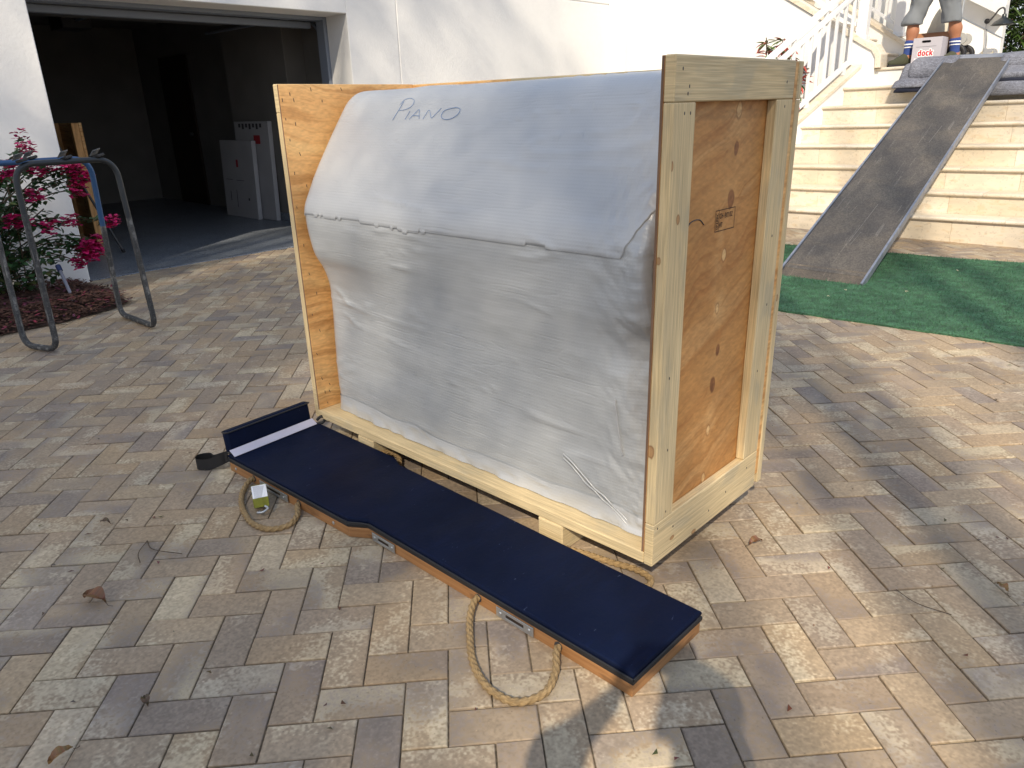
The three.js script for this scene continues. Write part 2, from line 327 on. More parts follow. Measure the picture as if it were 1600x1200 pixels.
// turf, ramp, blankets
M.turf = std({ map: tex(512, 512, (u, v) => { const f = fb(u, v, 120, 120, 2, 131), g = fb(u, v, 10, 8, 4, 132), k = 0.55 + 0.7 * f + 0.6 * (g - 0.5); return [66 * k, 110 * k, 80 * k]; }), roughness: 1, bumpMap: grit, bumpScale: 0.01 });
M.blade = std({ roughness: 0.9, color: 0xffffff });
M.rampDeck = std({ map: tex(512, 1024, (u, v) => { const f = fb(u, v, 5, 7, 4, 141), g = fb(u, v, 90, 180, 2, 142), s = fb(u, v, 30, 5, 3, 143), w = fb(u, v, 4, 16, 4, 146); let c = mix([78, 74, 70], [92, 87, 80], ss(0.3, 0.75, f)); c = mix(c, [106, 97, 84], ss(0.45, 0.8, w) * 0.35); const k = 0.78 + 0.44 * g; c = mix(c, [150, 146, 138], ss(0.74, 0.82, s) * 0.3); return [c[0] * k, c[1] * k, c[2] * k]; }), roughness: 0.7, bumpMap: grit, bumpScale: 0.002 });
M.scratch = std({ color: L(0.24, 0.23, 0.21), roughness: 0.5 });
M.alu = std({ map: tex(128, 256, (u, v) => { const f = fb(u, v, 8, 40, 3, 148); return mix([120, 128, 146], [172, 176, 182], f); }), metalness: 0.6, roughness: 0.45 });
M.felt = std({ map: tex(256, 256, (u, v) => { const a = vn(u * 128, v * 128, 128, 128, 151), f = fb(u, v, 20, 20, 3, 152); const k = 0.55 + 0.5 * a + 0.4 * (f - 0.5); return [142 * k, 145 * k, 157 * k]; }), roughness: 1, bumpMap: grit, bumpScale: 0.004 });
M.felt.map.repeat.set(3, 3);
M.navyCloth = std({ color: L(0.01, 0.012, 0.025), roughness: 1 });
M.pipePaint = std({ map: tex(256, 256, (u, v) => { const f = fb(u, v, 10, 10, 4, 161), g = fb(u, v, 40, 60, 3, 162); let c = mix([48, 49, 50], [74, 74, 74], f); c = mix(c, [176, 174, 168], ss(0.5, 0.75, fb(u, v, 12, 8, 4, 164)) * 0.5 + ss(0.56, 0.7, g) * 0.2); return c; }), roughness: 0.7, bumpMap: grit, bumpScale: 0.002 });
M.pipeDark = std({ color: L(0.03, 0.035, 0.04), roughness: 0.4, metalness: 0.3 });
M.pipeBlue = std({ color: L(0.03, 0.09, 0.21), roughness: 0.4, metalness: 0.2 });
M.bark = std({ map: tex(256, 256, (u, v) => { const k = 0.5 + 0.9 * fb(u, v, 30, 8, 4, 171); return [92 * k, 78 * k, 62 * k]; }), roughness: 1 });
M.leafDark = std({ color: L(0.035, 0.075, 0.022), roughness: 0.55, side: THREE.DoubleSide });
M.leaf = std({ color: L(1, 1, 1), roughness: 0.55, vertexColors: true, side: THREE.DoubleSide });
M.mulch = std({ color: L(1, 1, 1), roughness: 1, vertexColors: true });
// ------------------------------------------------------------------ ground, pavers
const GX = -5.73;                                     // outer face of the garage wall
{
  const g = new THREE.PlaneGeometry(400, 400); g.rotateX(-Math.PI / 2); g.translate(0, -0.0058, 0);
  const uv = g.attributes.uv; for (let i = 0; i < uv.count; i++) uv.setXY(i, uv.getX(i) * 800, uv.getY(i) * 800);
  struct('ground', g, M.sand);
}
const paving = new THREE.Group(); paving.name = 'driveway'; paving.userData.kind = 'structure'; scene.add(paving);
const PAV = { a: 0.0997, ang: 42.3 * Math.PI / 180, o: [-0.8608, 1.1743] };
{
  const p = [Math.sin(PAV.ang), -Math.cos(PAV.ang)], q = [Math.sin(PAV.ang - Math.PI / 2), -Math.cos(PAV.ang - Math.PI / 2)];
  const O = PAV.o;
  camera.updateMatrixWorld(); camera.updateProjectionMatrix();
  const inv = camera.matrixWorldInverse.copy(camera.matrixWorld).invert(), pv = V(0, 0, 0);
  const list = [];
  const a = PAV.a, G = 0.0019;
  for (let y = -22; y < 120; y++) for (let x = -70; x < 90; x++) {
    const d = md(x - y, 4); if (d !== 0 && d !== 2) continue;
    const c0 = [x, d === 0 ? y : y - 1], w = d === 0 ? 2 : 1, h = d === 0 ? 1 : 2;
    const cx = c0[0] + w / 2, cy = c0[1] + h / 2, X = O[0] + a * (cx * p[0] + cy * q[0]), Z = O[1] + a * (cx * p[1] + cy * q[1]);
    if (X < GX + 0.12 && (Z > -0.45 || Z < -3.3)) continue;
    if (X < GX - 0.05) continue;
    if (Z < -6.3 && X > -3.6) continue;
    if (Z < -8.2) continue;
    pv.set(X, 0, Z).applyMatrix4(inv); const dist = -pv.z; if (dist < 0.3) continue;
    const sx = pv.x / dist / (Math.tan(27.59 * Math.PI / 180) * 4 / 3), sy = pv.y / dist / Math.tan(27.59 * Math.PI / 180);
    if (Math.abs(sx) > 1.25 || Math.abs(sy) > 1.3) continue;
    const inside = Math.abs(sx) < 1.02 && Math.abs(sy) < 1.04 && !(X > -1.6 && X < 0 && Z < 0 && Z > -0.6);
    list.push({ X, Z, d, dist, inside });
  }
  list.sort((A, B) => (B.inside - A.inside) || A.dist - B.dist);
  const tints = [[1.0, 0.98, 0.95], [0.94, 0.93, 0.92], [1.05, 1.02, 0.96], [1.01, 0.965, 0.91], [0.89, 0.88, 0.90], [1.08, 1.055, 0.99], [0.98, 0.96, 0.96], [0.95, 0.92, 0.88]];
  const make = ({ X, Z, d }) => {
    const T = new Tri(), W = (d === 0 ? a : a / 2) - G, H = (d === 0 ? a / 2 : a) - G, ch = 0.0024, hy = rr(-0.0018, 0.0018), tx = rr(-0.009, 0.009), tz = rr(-0.009, 0.009);
    const ou = rnd() * 2, ov = rnd() * 2, ro = d === 0 ? 0 : 1, col = (() => { const b = rr(0.95, 1.05); return tints[Math.floor(rnd() * tints.length)].map(c => c * b); })(), sg = rnd() < 0.5 ? 1 : -1;
    const P = (i, j, in_, yy) => { const u = i * (W - in_), v = j * (H - in_); return [X + u * p[0] + v * q[0], hy + yy + tx * u + tz * v, Z + u * p[1] + v * q[1]]; };
    const U = (i, j, in_) => { const u = i * (W - in_), v = j * (H - in_); return ro ? [(v * sg + ou) / 2, (u + ov) / 2] : [(u * sg + ou) / 2, (v + ov) / 2]; };
    const cs = [[-1, -1], [1, -1], [1, 1], [-1, 1]], jit = () => rr(0.6, 1.5) * ch;
    const ins = cs.map(jit);
    const top = cs.map(([i, j], k) => P(i, j, ins[k], 0)), rim = cs.map(([i, j]) => P(i, j, 0, -ch * 0.8)), bot = cs.map(([i, j]) => P(i, j, 0, -0.03));
    const ut = cs.map(([i, j], k) => U(i, j, ins[k])), ur = cs.map(([i, j]) => U(i, j, 0)), ub = cs.map(([i, j]) => U(i, j, -0.03));
    T.quad(...top, ...ut, col);
    for (let k = 0; k < 4; k++) { const n = (k + 1) % 4; T.quad(rim[k], rim[n], top[n], top[k], ur[k], ur[n], ut[n], ut[k], col); T.quad(bot[k], bot[n], rim[n], rim[k], ub[k], ub[n], ur[n], ur[k], col); }
    return T.geo();
  };
  list.slice(0, 300).forEach(e => part('paver', make(e), M.paver, paving));
  const far = part('paving', merge(list.slice(300).map(make)), M.paver, paving); far.userData.kind = 'stuff';
  console.log('pavers', list.length);
}
// ------------------------------------------------------------------ crate: open front, 1.62 wide, on two runners
const CW = 1.62, CB = 0.089, CT = 1.353, CD = 0.61, LT = 0.027, PT_ = 0.008;
{
  const c = thing('shipping_crate', 'tall open-fronted plywood and pine shipping crate on two runners around the white bundle', 'crate');
  for (const x of [-1.285, -0.36]) part('runner', bx(x - 0.048, 0, -CD - 0.01, x + 0.048, CB - 0.001, -0.001, 0.004, 2), M.lumber, c);
  let z = 0;
  for (const w of [0.14, 0.155, 0.155, 0.15]) { part('deck_board', bx(-CW + 0.002, CB, z - w + 0.002, -LT - 0.001, CB + 0.035, z - 0.0005, 0.003, 0), M.lumber, c); z -= w; }
  // right end: plywood sheet inside, pine frame outside
  const end = (s) => { // s = 1 right end, -1 left end (mirrored about the middle)
    const X = (x) => s > 0 ? x : -CW - x;
    const b = (n, x0, y0, z0, x1, y1, z1, g, m = M.lumber) => part(n, bx(X(x0), y0, z0, X(x1), y1, z1, 0.0025, g), m, c);
    b('stile', -LT, CB + 0.128, -0.093, 0, CT - 0.0955, 0, 1);
    b('stile', -LT, CB + 0.128, -CD + 0.012, 0, CT - 0.0955, -CD + 0.108, 1);
    b('top_rail', -LT, CT - 0.0955 + 0.0008, -CD + 0.012, 0, CT, 0, 2);
    b('bottom_rail', -LT, CB, -CD + 0.012, 0.0, CB + 0.127, 0, 2);
    // sheet with uv 0..1 over depth and height
    const g = bx(X(-LT - PT_), CB + 0.036, -CD + 0.004, X(-LT - 0.0005), CT - 0.001, -0.0015, 0.0008, 2), p = g.attributes.position, uv = g.attributes.uv;
    for (let i = 0; i < p.count; i++) uv.setXY(i, s > 0 ? (p.getZ(i) + 0.61) / 0.61 : -p.getZ(i) / 0.61, (p.getY(i) - 0.1) / 1.26);
    part('plywood_panel', g, s > 0 ? M.plyEnd : M.plyIn, c);
    const e = bx(X(-LT - PT_ + 0.0006), CB + 0.037, -0.0014, X(-LT - 0.0011), CT - 0.0015, -0.0002, 0.0002, 1); part('plywood_edge', e, M.plyEdge, c);
  };
  end(1); end(-1);
  // back: sheet and rails
  const bk = bx(-CW + 0.005, CB + 0.036, -CD - 0.012, -0.004, CT - 0.003, -CD - 0.0005 + 0.004, 0.001, 0); const bp = bk.attributes.position; for (let i = 0; i < bp.count; i++) bk.attributes.uv.setXY(i, bp.getX(i) / 0.9, (bp.getY(i) - 0.1) / 1.26);
  part('plywood_panel', bk, M.plyIn, c);
  for (const x of [-CW + 0.001, -0.093]) part('stile', bx(x, CB, -CD - 0.012 - LT, x + 0.092, CT - 0.097, -CD - 0.0125, 0.0025, 1), M.lumber, c);
  part('top_rail', bx(-CW + 0.001, CT - 0.096, -CD - 0.012 - LT, -0.001, CT - 0.001, -CD - 0.0125, 0.0025, 0), M.lumber, c);
  part('bottom_rail', bx(-CW + 0.094, CB, -CD - 0.012 - LT, -0.0945, CB + 0.1, -CD - 0.0125, 0.0025, 0), M.lumber, c);
  // inner cleat that shows pale above the bundle
  part('cleat', bx(-1.02, CT - 0.10, -CD + 0.005, -0.05, CT - 0.0035, -CD + 0.028, 0.002, 0), M.lumber, c);
  // staples and nails
  const st = [[1.32, -0.041], [1.3, -0.008], [1.301, -0.054], [1.335, -0.129], [1.334, -0.261], [1.295, -0.17], [1.238, -0.012], [1.22, -0.049], [1.167, -0.018], [1.116, -0.054], [1.051, -0.02], [1.004, -0.064], [0.93, -0.012], [0.84, -0.05], [0.79, -0.02], [0.68, -0.03], [0.6, -0.05], [0.52, -0.02], [0.45, -0.045], [0.36, -0.02], [0.252, -0.029], [0.22, -0.061], [0.193, -0.033], [0.191, -0.057], [0.144, -0.04]];
  const sg = st.map(([y, z]) => { const g = rod([-CW + LT + PT_ + 0.0006, y - rr(0.003, 0.007), z - 0.002], [-CW + LT + PT_ + 0.0008, y + rr(0.003, 0.007), z + rr(-0.003, 0.003)], 0.0011, 5); return g; });
  part('staples', sg, M.darkMetal, c).userData.kind = 'stuff';
  const nl = []; for (const [y, z] of [[1.325, -0.03], [1.29, -0.06], [1.275, -0.055], [1.30, -0.55], [1.235, -0.045], [1.235, -0.07], [0.236, -0.057], [0.2, -0.02], [0.17, -0.1], [0.15, -0.4], [0.18, -0.53], [0.13, -0.3], [0.7, -0.56], [0.9, -0.55], [0.5, -0.54], [0.62, -0.04], [0.42, -0.05], [1.24, -0.55]]) { const g = new THREE.CylinderGeometry(0.0022, 0.0022, 0.0012, 8); g.rotateZ(Math.PI / 2); g.scale(1, 1.7, 0.8); g.translate(0.0002, y, z); nl.push(g); }
  part('nails', nl, M.darkMetal, c).userData.kind = 'stuff';
  // stamp
  const cv = document.createElement('canvas'); cv.width = 512; cv.height = 272; const x = cv.getContext('2d');
  x.fillStyle = '#000'; x.fillRect(0, 0, 512, 272); x.strokeStyle = '#fff'; x.fillStyle = '#fff'; x.lineWidth = 8; x.strokeRect(8, 8, 496, 256); x.beginPath(); x.moveTo(96, 8); x.lineTo(96, 264); x.stroke();
  x.font = 'bold 74px monospace'; x.save(); x.translate(112, 112); x.scale(0.94, 1.1); x.fillText('CH-90102', 0, 0); x.restore(); x.save(); x.translate(112, 222); x.scale(0.94, 1.1); x.fillText('HT', 0, 0); x.restore();
  x.save(); x.translate(78, 250); x.rotate(-Math.PI / 2); x.font = 'bold 64px monospace'; x.scale(0.92, 1); x.fillText('TPIPPC', 0, 0); x.restore();
  const tx = new THREE.CanvasTexture(cv); const sm = std({ color: L(0.02, 0.015, 0.012), roughness: 0.8, alphaMap: tx, transparent: true });
  const pg = new THREE.PlaneGeometry(0.105, 0.056); pg.rotateY(Math.PI / 2); pg.translate(-LT + 0.0008, 0.972, -0.318); part('stamp', pg, sm, c);
  part('pencil_mark', tube([[-LT + 0.0006, 0.965, -0.125], [-LT + 0.0006, 0.985, -0.145], [-LT + 0.0006, 0.987, -0.185], [-LT + 0.0006, 0.972, -0.21]], 0.0014, 16, 5), M.darkMetal, c);
  shade(c);
}
// ------------------------------------------------------------------ the wrapped upright inside
const PROF = [[0.127, -0.068], [0.25, -0.064], [0.40, -0.070], [0.55, -0.078], [0.64, -0.075], [0.70, -0.058], [0.755, -0.030], [0.82, -0.017], [0.885, -0.012], [0.935, -0.017], [1.0, -0.050], [1.126, -0.125], [1.24, -0.200], [1.297, -0.244], [1.322, -0.285], [1.329, -0.36], [1.329, -0.50], [1.315, -0.56], [1.26, -0.585], [0.8, -0.588], [0.127, -0.588]];
const profC = new THREE.CatmullRomCurve3(PROF.map(([y, z]) => V(0, y, z)), false, 'centripetal');
const PN = 400, profP = profC.getSpacedPoints(PN), PLEN = profC.getLength();
function wrapAt(s, t, off = 0) { // s along the profile 0..1, t from the left end 0..1
  const f = clamp(s) * PN, i = Math.min(PN - 1, Math.floor(f)), a = profP[i], b = profP[i + 1], k = f - i;
  let y = lerp(a.y, b.y, k), z = lerp(a.z, b.z, k); const dy = b.y - a.y, dz = b.z - a.z, l = Math.hypot(dy, dz) || 1;
  const ny = dz / l, nz = -dy / l; // outward is -(ny, nz)
  if (y < 0.82 && z > -0.2) { const zt = lerp(-0.066, -0.018, clamp((y - 0.127) / 0.69)); z = lerp(z, Math.max(z, zt), 0.85 * ss(0.0, 0.42, t) * ss(1.0, 0.92, t)); }
  const xl = -1.555 + 0.012 * n3(y * 3, 5, 1), xr = -0.056 - 0.014 * ss(0.7, 0.9, y) * (1 - ss(0.95, 1.25, y)) + 0.010 * n3(y * 4, 9, 2);
  const W = xr - xl; let x = xl + W * t;
  const e = Math.min(t, 1 - t) * W, R = 0.05, rd = e < R ? R - Math.sqrt(Math.max(0, R * R - (R - e) * (R - e))) : 0;
  const m = Math.min(1, e / 0.12) * (1 - 0.7 * ss(1.15, 1.3, y));
  let d = -rd * 0.75 + off + m * (0.006 * n3(x * 1.6, y * 2.0 + z * 2, 3) + 0.0022 * n3(x * 4, y * 7 + z * 5, 4));
  d += 0.009 * Math.sin(Math.min(1, Math.max(0, (y - 0.13) / 0.5)) * Math.PI) * n3(x * 1.6 + 4, y * 1.5, 8) * (y < 0.7 ? 1 : 0);
  // shallow creases, nearly level
  const w = n3(x * 1.3, y * 16 + z * 9 + 0.7 * x, 6), w2 = n3(x * 2.4 + 9, y * 30 - 1.1 * x + z * 16, 7);
  d += 0.0045 * Math.exp(-w * w * 130) * ss(0.0, 0.6, n3(x * 3, y * 5, 16)) + 0.003 * Math.exp(-w2 * w2 * 160) * ss(0.1, 0.7, n3(x * 4, y * 7, 17));
  // gathered film near the right end
  const rg = ss(0.24, 0.03, xr - x); d += rg * (0.004 * n3(x * 34 + y * 10, y * 22, 9) + 0.003 * n3(x * 60, y * 60, 10));
  d -= rg * 0.018 * Math.exp(-Math.pow((y - 0.66) / 0.06, 2));
  return [x, y - ny * d + 0.012 * (t - 0.35) * ss(1.0, 1.3, y), z - nz * d];
}
{
  const o = thing('wrapped_piano', 'upright piano hidden in white bubble wrap and film, standing inside the wooden crate', 'wrapped piano', [0, 0, 0]);
  const g = mk((s, t) => { const p = wrapAt(s, t); return [...p, p[0], s * PLEN]; }, 300, 260);
  const cap = (t) => { // end face
    const T = new Tri(), c = [wrapAt(0.2, t)[0], 0.6, -0.35]; for (let i = 0; i < 80; i++) { const a = wrapAt(i / 80, t), b = wrapAt((i + 1) / 80, t); T.tri(c, t > 0.5 ? b : a, t > 0.5 ? a : b, [c[1], c[2]], [a[1], a[2]], [b[1], b[2]]); } return T.geo();
  };
  part('wrap', g, M.wrap, o); part('wrap_end', cap(0), M.wrapEnd, o); part('wrap_end', cap(1), M.wrapEnd, o);
  // the upper sheet hangs over the front edge with a torn lower hem
  const sAt = (yy) => { for (let i = 0; i < PN; i++) if (profP[i].y >= yy) return i / PN; return 1; };
  const hem = (t) => 0.900 + 0.006 * n3(t * 5, 1, 21) + 0.004 * ss(-0.4, 0.4, n3(t * 14, 3, 22)) + 0.003 * n3(t * 40, 2, 23) + 0.0015 * n3(t * 120, 2, 24) + (t > 0.955 ? (t - 0.955) * 3.2 : 0);
  const top = mk((s, t) => { const s0 = sAt(hem(t)), s1 = 0.86, q = Math.max(0, s - 0.012) / 0.988, p = wrapAt(lerp(s0, s1, q), 0.004 + 0.992 * t, s < 0.006 ? -0.001 : 0.0028 + 0.002 * Math.exp(-s * 60) * (1 + n3(t * 26, 1, 25))); return [...p, p[0], lerp(s0, s1, q) * PLEN]; }, 170, 380);
  part('upper_wrap', top, M.wrapTop, o);
  const sk = mk((s, t) => { const yy = lerp(0.127, 0.185 + 0.012 * n3(t * 12, 0, 31), s), p = wrapAt(sAt(Math.max(0.1275, yy)), 0.003 + 0.994 * t, 0.003 + 0.010 * (1 - s) * (0.6 + 0.5 * n3(t * 40, s * 2, 32)) ); p[1] = yy; return [...p, p[0], s * 0.06]; }, 10, 300);
  part('film_skirt', sk, M.film, o);
  // folded film corner, lower right
  for (const [y0, t0, y1, t1] of [[0.30, 0.80, 0.145, 0.955], [0.285, 0.80, 0.14, 0.95], [0.52, 0.925, 0.36, 0.94]]) { const P = []; for (let i = 0; i <= 8; i++) { const k = i / 8, q = wrapAt(sAt(lerp(y0, y1, k)), lerp(t0, t1, k), 0.004 + 0.004 * Math.sin(k * Math.PI)); P.push(q); } const f = tube(P, 0.0028, 24, 6); part('film_fold', f, M.film, o); }
  // PIANO, written by hand on the slope: strokes in letter space (x 0..10, y 0..2.6)
  const strokes = [
    [[0.55, 2.35], [0.4, 1.6], [0.15, 0.7], [0, 0.05]], [[0.15, 2.0], [0.6, 2.6], [1.5, 2.75], [2.15, 2.35], [2.1, 1.75], [1.3, 1.35], [0.45, 1.25]],
    [[2.15, 1.15], [2.05, 0.6], [1.95, 0.1]],
    [[2.6, 0.1], [3.0, 0.7], [3.5, 1.3], [3.75, 0.8], [4.1, 0.15]], [[2.9, 0.6], [3.4, 0.55], [3.95, 0.5]],
    [[4.7, 0.1], [4.85, 0.7], [5.0, 1.2], [5.5, 0.7], [5.9, 0.2], [6.3, 0.7], [6.75, 1.35]],
    [[8.0, 1.25], [7.3, 1.0], [7.2, 0.45], [7.7, 0.05], [8.7, 0.05], [9.4, 0.5], [9.5, 1.1], [8.9, 1.35], [8.0, 1.25]],
  ];
  const wr = [], s0 = sAt(1.222), sx = 0.033, sy = 0.030, W = 1.48;
  for (const k of strokes) {
    const c = new THREE.CatmullRomCurve3(k.map(([a, b]) => V(a, b, 0))), pts = c.getSpacedPoints(22).map(p => wrapAt(s0 + p.y * sy / PLEN, (1.555 - 1.205 + p.x * sx) / W, 0.0047));
    wr.push(tube(pts, 0.0007 + 0.0002 * rnd(), 40, 5));
  }
  part('handwriting', wr, M.ink, o, 'blue marker lettering across the slope');
}
// ------------------------------------------------------------------ padded piano board lying in front
{
  const o = thing('piano_board', 'long navy padded moving board with orange wood frame and rope handles lying before the crate', 'piano board', [-0.71, 0, 0.19]);
  const C = ([x, z]) => [x + 0.71, z - 0.19];
  const wood = [[0.176, 0.343], [-0.815, 0.333], [-0.872, 0.370], [-1.602, 0.394], [-1.632, 0.008], [-1.10, 0.004], [-1.035, 0.030], [0.178, 0.050]].map(C);
  const grow = (P, d) => { const cx = -0.0, cz = 0; return P.map(([x, z]) => [x + Math.sign(x - cx) * d, z + Math.sign(z - cz) * d]); };
  const wg = uvm(prism(wood, 0.036, 0.003)); part('wood_frame', wg, M.boardWood, o);
  { const uv = wg.attributes.uv; for (let i = 0; i < uv.count; i++) uv.setXY(i, uv.getX(i) * 1.1, uv.getY(i) * 6); }
  const b = prism(grow(wood, 0.004), 0.017, 0.005); b.translate(0, 0.0362, 0); part('binding', b, M.black, o, 'black edging under the pad');
  const t = uvm(prism(grow(wood, 0.002), 0.018, 0.008, 4), 1); t.translate(0, 0.051, 0); part('pad', t, M.vinyl, o);
  const pipe1 = grow(wood, 0.0035).map(([x, z]) => [x, 0.0545, z]); part('piping', pipe([...pipe1, pipe1[0]], 0.0032, 0.01, 6), M.black, o);
  // padded end flap, upright at the far end
  const fx = -1.615 + 0.71, flap = cbox(0.034, 0.088, 0.372, 0.010, 2, [0, 0.044, 0]); const fg = new THREE.Group(); fg.name = 'end_flap'; fg.position.set(fx - 0.004, 0.068, 0.208 - 0.19); fg.rotation.set(0, 0.07, 0.10); o.add(fg);
  part('flap_pad', flap, M.vinyl, fg); for (const y of [0.004, 0.084]) part('flap_piping', pipe([[0.0175, y, -0.186], [0.0175, y, 0.186], [-0.0175, y, 0.186], [-0.0175, y, -0.186], [0.0175, y, -0.186]], 0.003, 0.012, 6), M.black, fg);
  const vs = cbox(0.036, 0.0025, 0.372, 0.001, 2, [0, 0, 0]); vs.rotateZ(-0.5); vs.rotateY(0.07); vs.translate(fx + 0.034, 0.081, 0.019); part('hook_strip', vs, M.velcro, o, 'pale lilac strip along the foot of the flap');
  // strap loops at the ends of the flap
  const band = (pts, w, m, th = 0.002) => { const c = new THREE.CatmullRomCurve3(pts.map(p => V(...p)), false, 'centripetal'); const P = c.getSpacedPoints(60), T = new Tri(); for (let i = 0; i < 60; i++) { const a = P[i], d = P[i + 1], up = V(0, w / 2, 0); const q = (p, s) => [p.x, p.y + s * w / 2, p.z]; T.quad(q(a, -1), q(d, -1), q(d, 1), q(a, 1)); } return T.geo(0.6); };
  part('strap_loop', [band([[fx, 0.055, 0.20], [fx - 0.01, 0.045, 0.235], [fx - 0.045, 0.028, 0.262], [fx - 0.095, 0.024, 0.285], [fx - 0.12, 0.024, 0.262], [fx - 0.098, 0.026, 0.228], [fx - 0.05, 0.034, 0.232], [fx - 0.012, 0.05, 0.222], [fx + 0.004, 0.056, 0.205]], 0.046, M.black)], M.black, o, 'black webbing loop hanging off the corner');
  part('strap_loop', tube([[fx + 0.03, 0.086, -0.172], [fx + 0.04, 0.10, -0.186], [fx + 0.046, 0.09, -0.2], [fx + 0.04, 0.072, -0.192], [fx + 0.03, 0.07, -0.178]], 0.006, 20, 6), M.black, o);
  // rope handles
  const R = (pts) => rope(pts.map(([x, y, z]) => [x + 0.71, y, z - 0.19]), 0.0088, 16);
  part('rope_handle', R([[-0.325, 0.022, 0.325], [-0.325, 0.022, 0.350], [-0.300, 0.014, 0.392], [-0.240, 0.009, 0.452], [-0.160, 0.009, 0.515], [-0.075, 0.009, 0.545], [-0.005, 0.009, 0.532], [0.024, 0.010, 0.472], [0.002, 0.013, 0.405], [-0.036, 0.02, 0.355], [-0.042, 0.022, 0.33]]), M.rope, o);
  part('rope_handle', R([[-1.432, 0.022, 0.370], [-1.437, 0.020, 0.402], [-1.408, 0.010, 0.445], [-1.345, 0.009, 0.488], [-1.260, 0.009, 0.522], [-1.170, 0.009, 0.540], [-1.095, 0.009, 0.520], [-1.072, 0.009, 0.468], [-1.100, 0.012, 0.418], [-1.146, 0.02, 0.386], [-1.150, 0.022, 0.365]]), M.rope, o);
  part('rope_handle', R([[-0.35, 0.022, 0.055], [-0.34, 0.02, 0.02], [-0.26, 0.010, -0.025], [-0.16, 0.009, -0.045], [-0.085, 0.009, -0.062], [-0.03, 0.010, -0.048], [-0.018, 0.014, -0.01], [-0.03, 0.02, 0.03], [-0.03, 0.022, 0.06]]), M.rope, o);
  part('rope_handle', R([[-1.24, 0.022, 0.02], [-1.245, 0.022, -0.02], [-1.22, 0.03, -0.055], [-1.17, 0.022, -0.062], [-1.13, 0.014, -0.035], [-1.115, 0.022, 0.015]]), M.rope, o);
  for (const [x, z] of [[-0.325, 0.3378], [-0.042, 0.3407], [-1.434, 0.3885], [-1.150, 0.379]]) { const h = new THREE.CylinderGeometry(0.0125, 0.0125, 0.003, 16); h.rotateX(Math.PI / 2); h.translate(x + 0.71, 0.0215, z - 0.19); part('rope_hole', h, M.darkMetal, o); }
  // slotted steel plates in the front edge
  for (const [x0, x1, z] of [[-0.795, -0.685, 0.3358], [-0.252, -0.122, 0.3405], [-1.385, -1.21, 0.3868]]) {
    const sh = new THREE.Shape(); const w = (x1 - x0) / 2, hh = 0.0135; sh.moveTo(-w, -hh); sh.lineTo(w, -hh); sh.lineTo(w, hh); sh.lineTo(-w, hh); sh.closePath();
    const ho = new THREE.Path(); ho.moveTo(-w * 0.5, -0.006); ho.lineTo(-w * 0.5, 0.006); ho.lineTo(w * 0.5, 0.006); ho.lineTo(w * 0.5, -0.006); ho.closePath(); sh.holes.push(ho);
    const g = new THREE.ExtrudeGeometry(sh, { depth: 0.002, bevelEnabled: true, bevelSize: 0.0005, bevelThickness: 0.0005, bevelSegments: 1 }); const ry = z > 0.38 ? 0.03 : -0.01;
    g.rotateY(ry); g.translate((x0 + x1) / 2 + 0.71, 0.0195, z - 0.19 + 0.0015); const pl = part('slot_plate', g, M.galv, o);
    const dk = bx(-w * 0.5, -0.006, 0, w * 0.5, 0.006, 0.0012, 0.0003); dk.rotateY(ry); dk.translate((x0 + x1) / 2 + 0.71, 0.0195, z - 0.19 + 0.0006); part('slot', dk, M.darkWood, pl);
    for (const s of [-1, 1]) { const q = new THREE.SphereGeometry(0.0055, 10, 6); q.scale(1, 1, 0.4); q.translate((x0 + x1) / 2 + 0.71 + s * w * 0.78, 0.0195, z - 0.19 + 0.0045); part('screw', q, M.galv, pl); }
  }
  for (const [x, z] of [[-0.955, 0.3735], [-1.56, 0.3935]]) { const q = new THREE.SphereGeometry(0.006, 10, 6); q.scale(1, 1, 0.4); q.translate(x + 0.71, 0.02, z - 0.19); part('screw', q, M.galv, o); }
  shade(o);
  // roll of yellow-green webbing with a sewn tag, inside the far rope handle
  const s = thing('webbing_strap', 'small coil of yellow-green webbing strap with a white sewn tag beside the far rope handle', 'strap', [-1.285, 0, 0.447], -0.43);
  const coil = []; for (let i = 0; i <= 90; i++) { const a = i / 90 * Math.PI * 5, r = 0.014 + 0.0012 * a; coil.push([Math.cos(a) * r * 2.0, 0.030 + Math.sin(a) * r * 0.95, 0]); }
  const rib = (pts, w, th) => { const T = new Tri(); for (let i = 0; i + 1 < pts.length; i++) { const a = pts[i], b = pts[i + 1]; T.quad([a[0], a[1], -w / 2], [a[0], a[1], w / 2], [b[0], b[1], w / 2], [b[0], b[1], -w / 2], [i / 40, 0], [i / 40, 0.4], [(i + 1) / 40, 0.4], [(i + 1) / 40, 0]); } return T.geo(0.7); };
  part('strap_coil', rib(coil, 0.05), M.webbing, s);
  part('strap_tail', rib([[0.035, 0.045, 0], [0.055, 0.052, 0], [0.075, 0.045, 0], [0.09, 0.034, 0]], 0.048), M.webbing, s);
  const cv = document.createElement('canvas'); cv.width = 128; cv.height = 192; const x = cv.getContext('2d'); x.fillStyle = '#e8e8ea'; x.fillRect(0, 0, 128, 192); x.fillStyle = '#8a8c92'; for (let i = 0; i < 13; i++) x.fillRect(14, 14 + i * 10, 60 + ((i * 37) % 40), 4); x.fillStyle = '#b02436'; x.fillRect(12, 154, 104, 16);
  const ct = new THREE.CanvasTexture(cv); ct.colorSpace = THREE.SRGBColorSpace;
  const tg = mk((a, b) => [0.070 * Math.cos(0.25 + 1.5 * a), 0.031 + 0.0345 * Math.sin(0.25 + 1.5 * a), 0.024 - 0.048 * b, b, a], 10, 4); tg.rotateY(0); part('tag', tg, std({ map: ct, roughness: 0.7, side: THREE.DoubleSide }), s, 'white printed tag with a red bar');
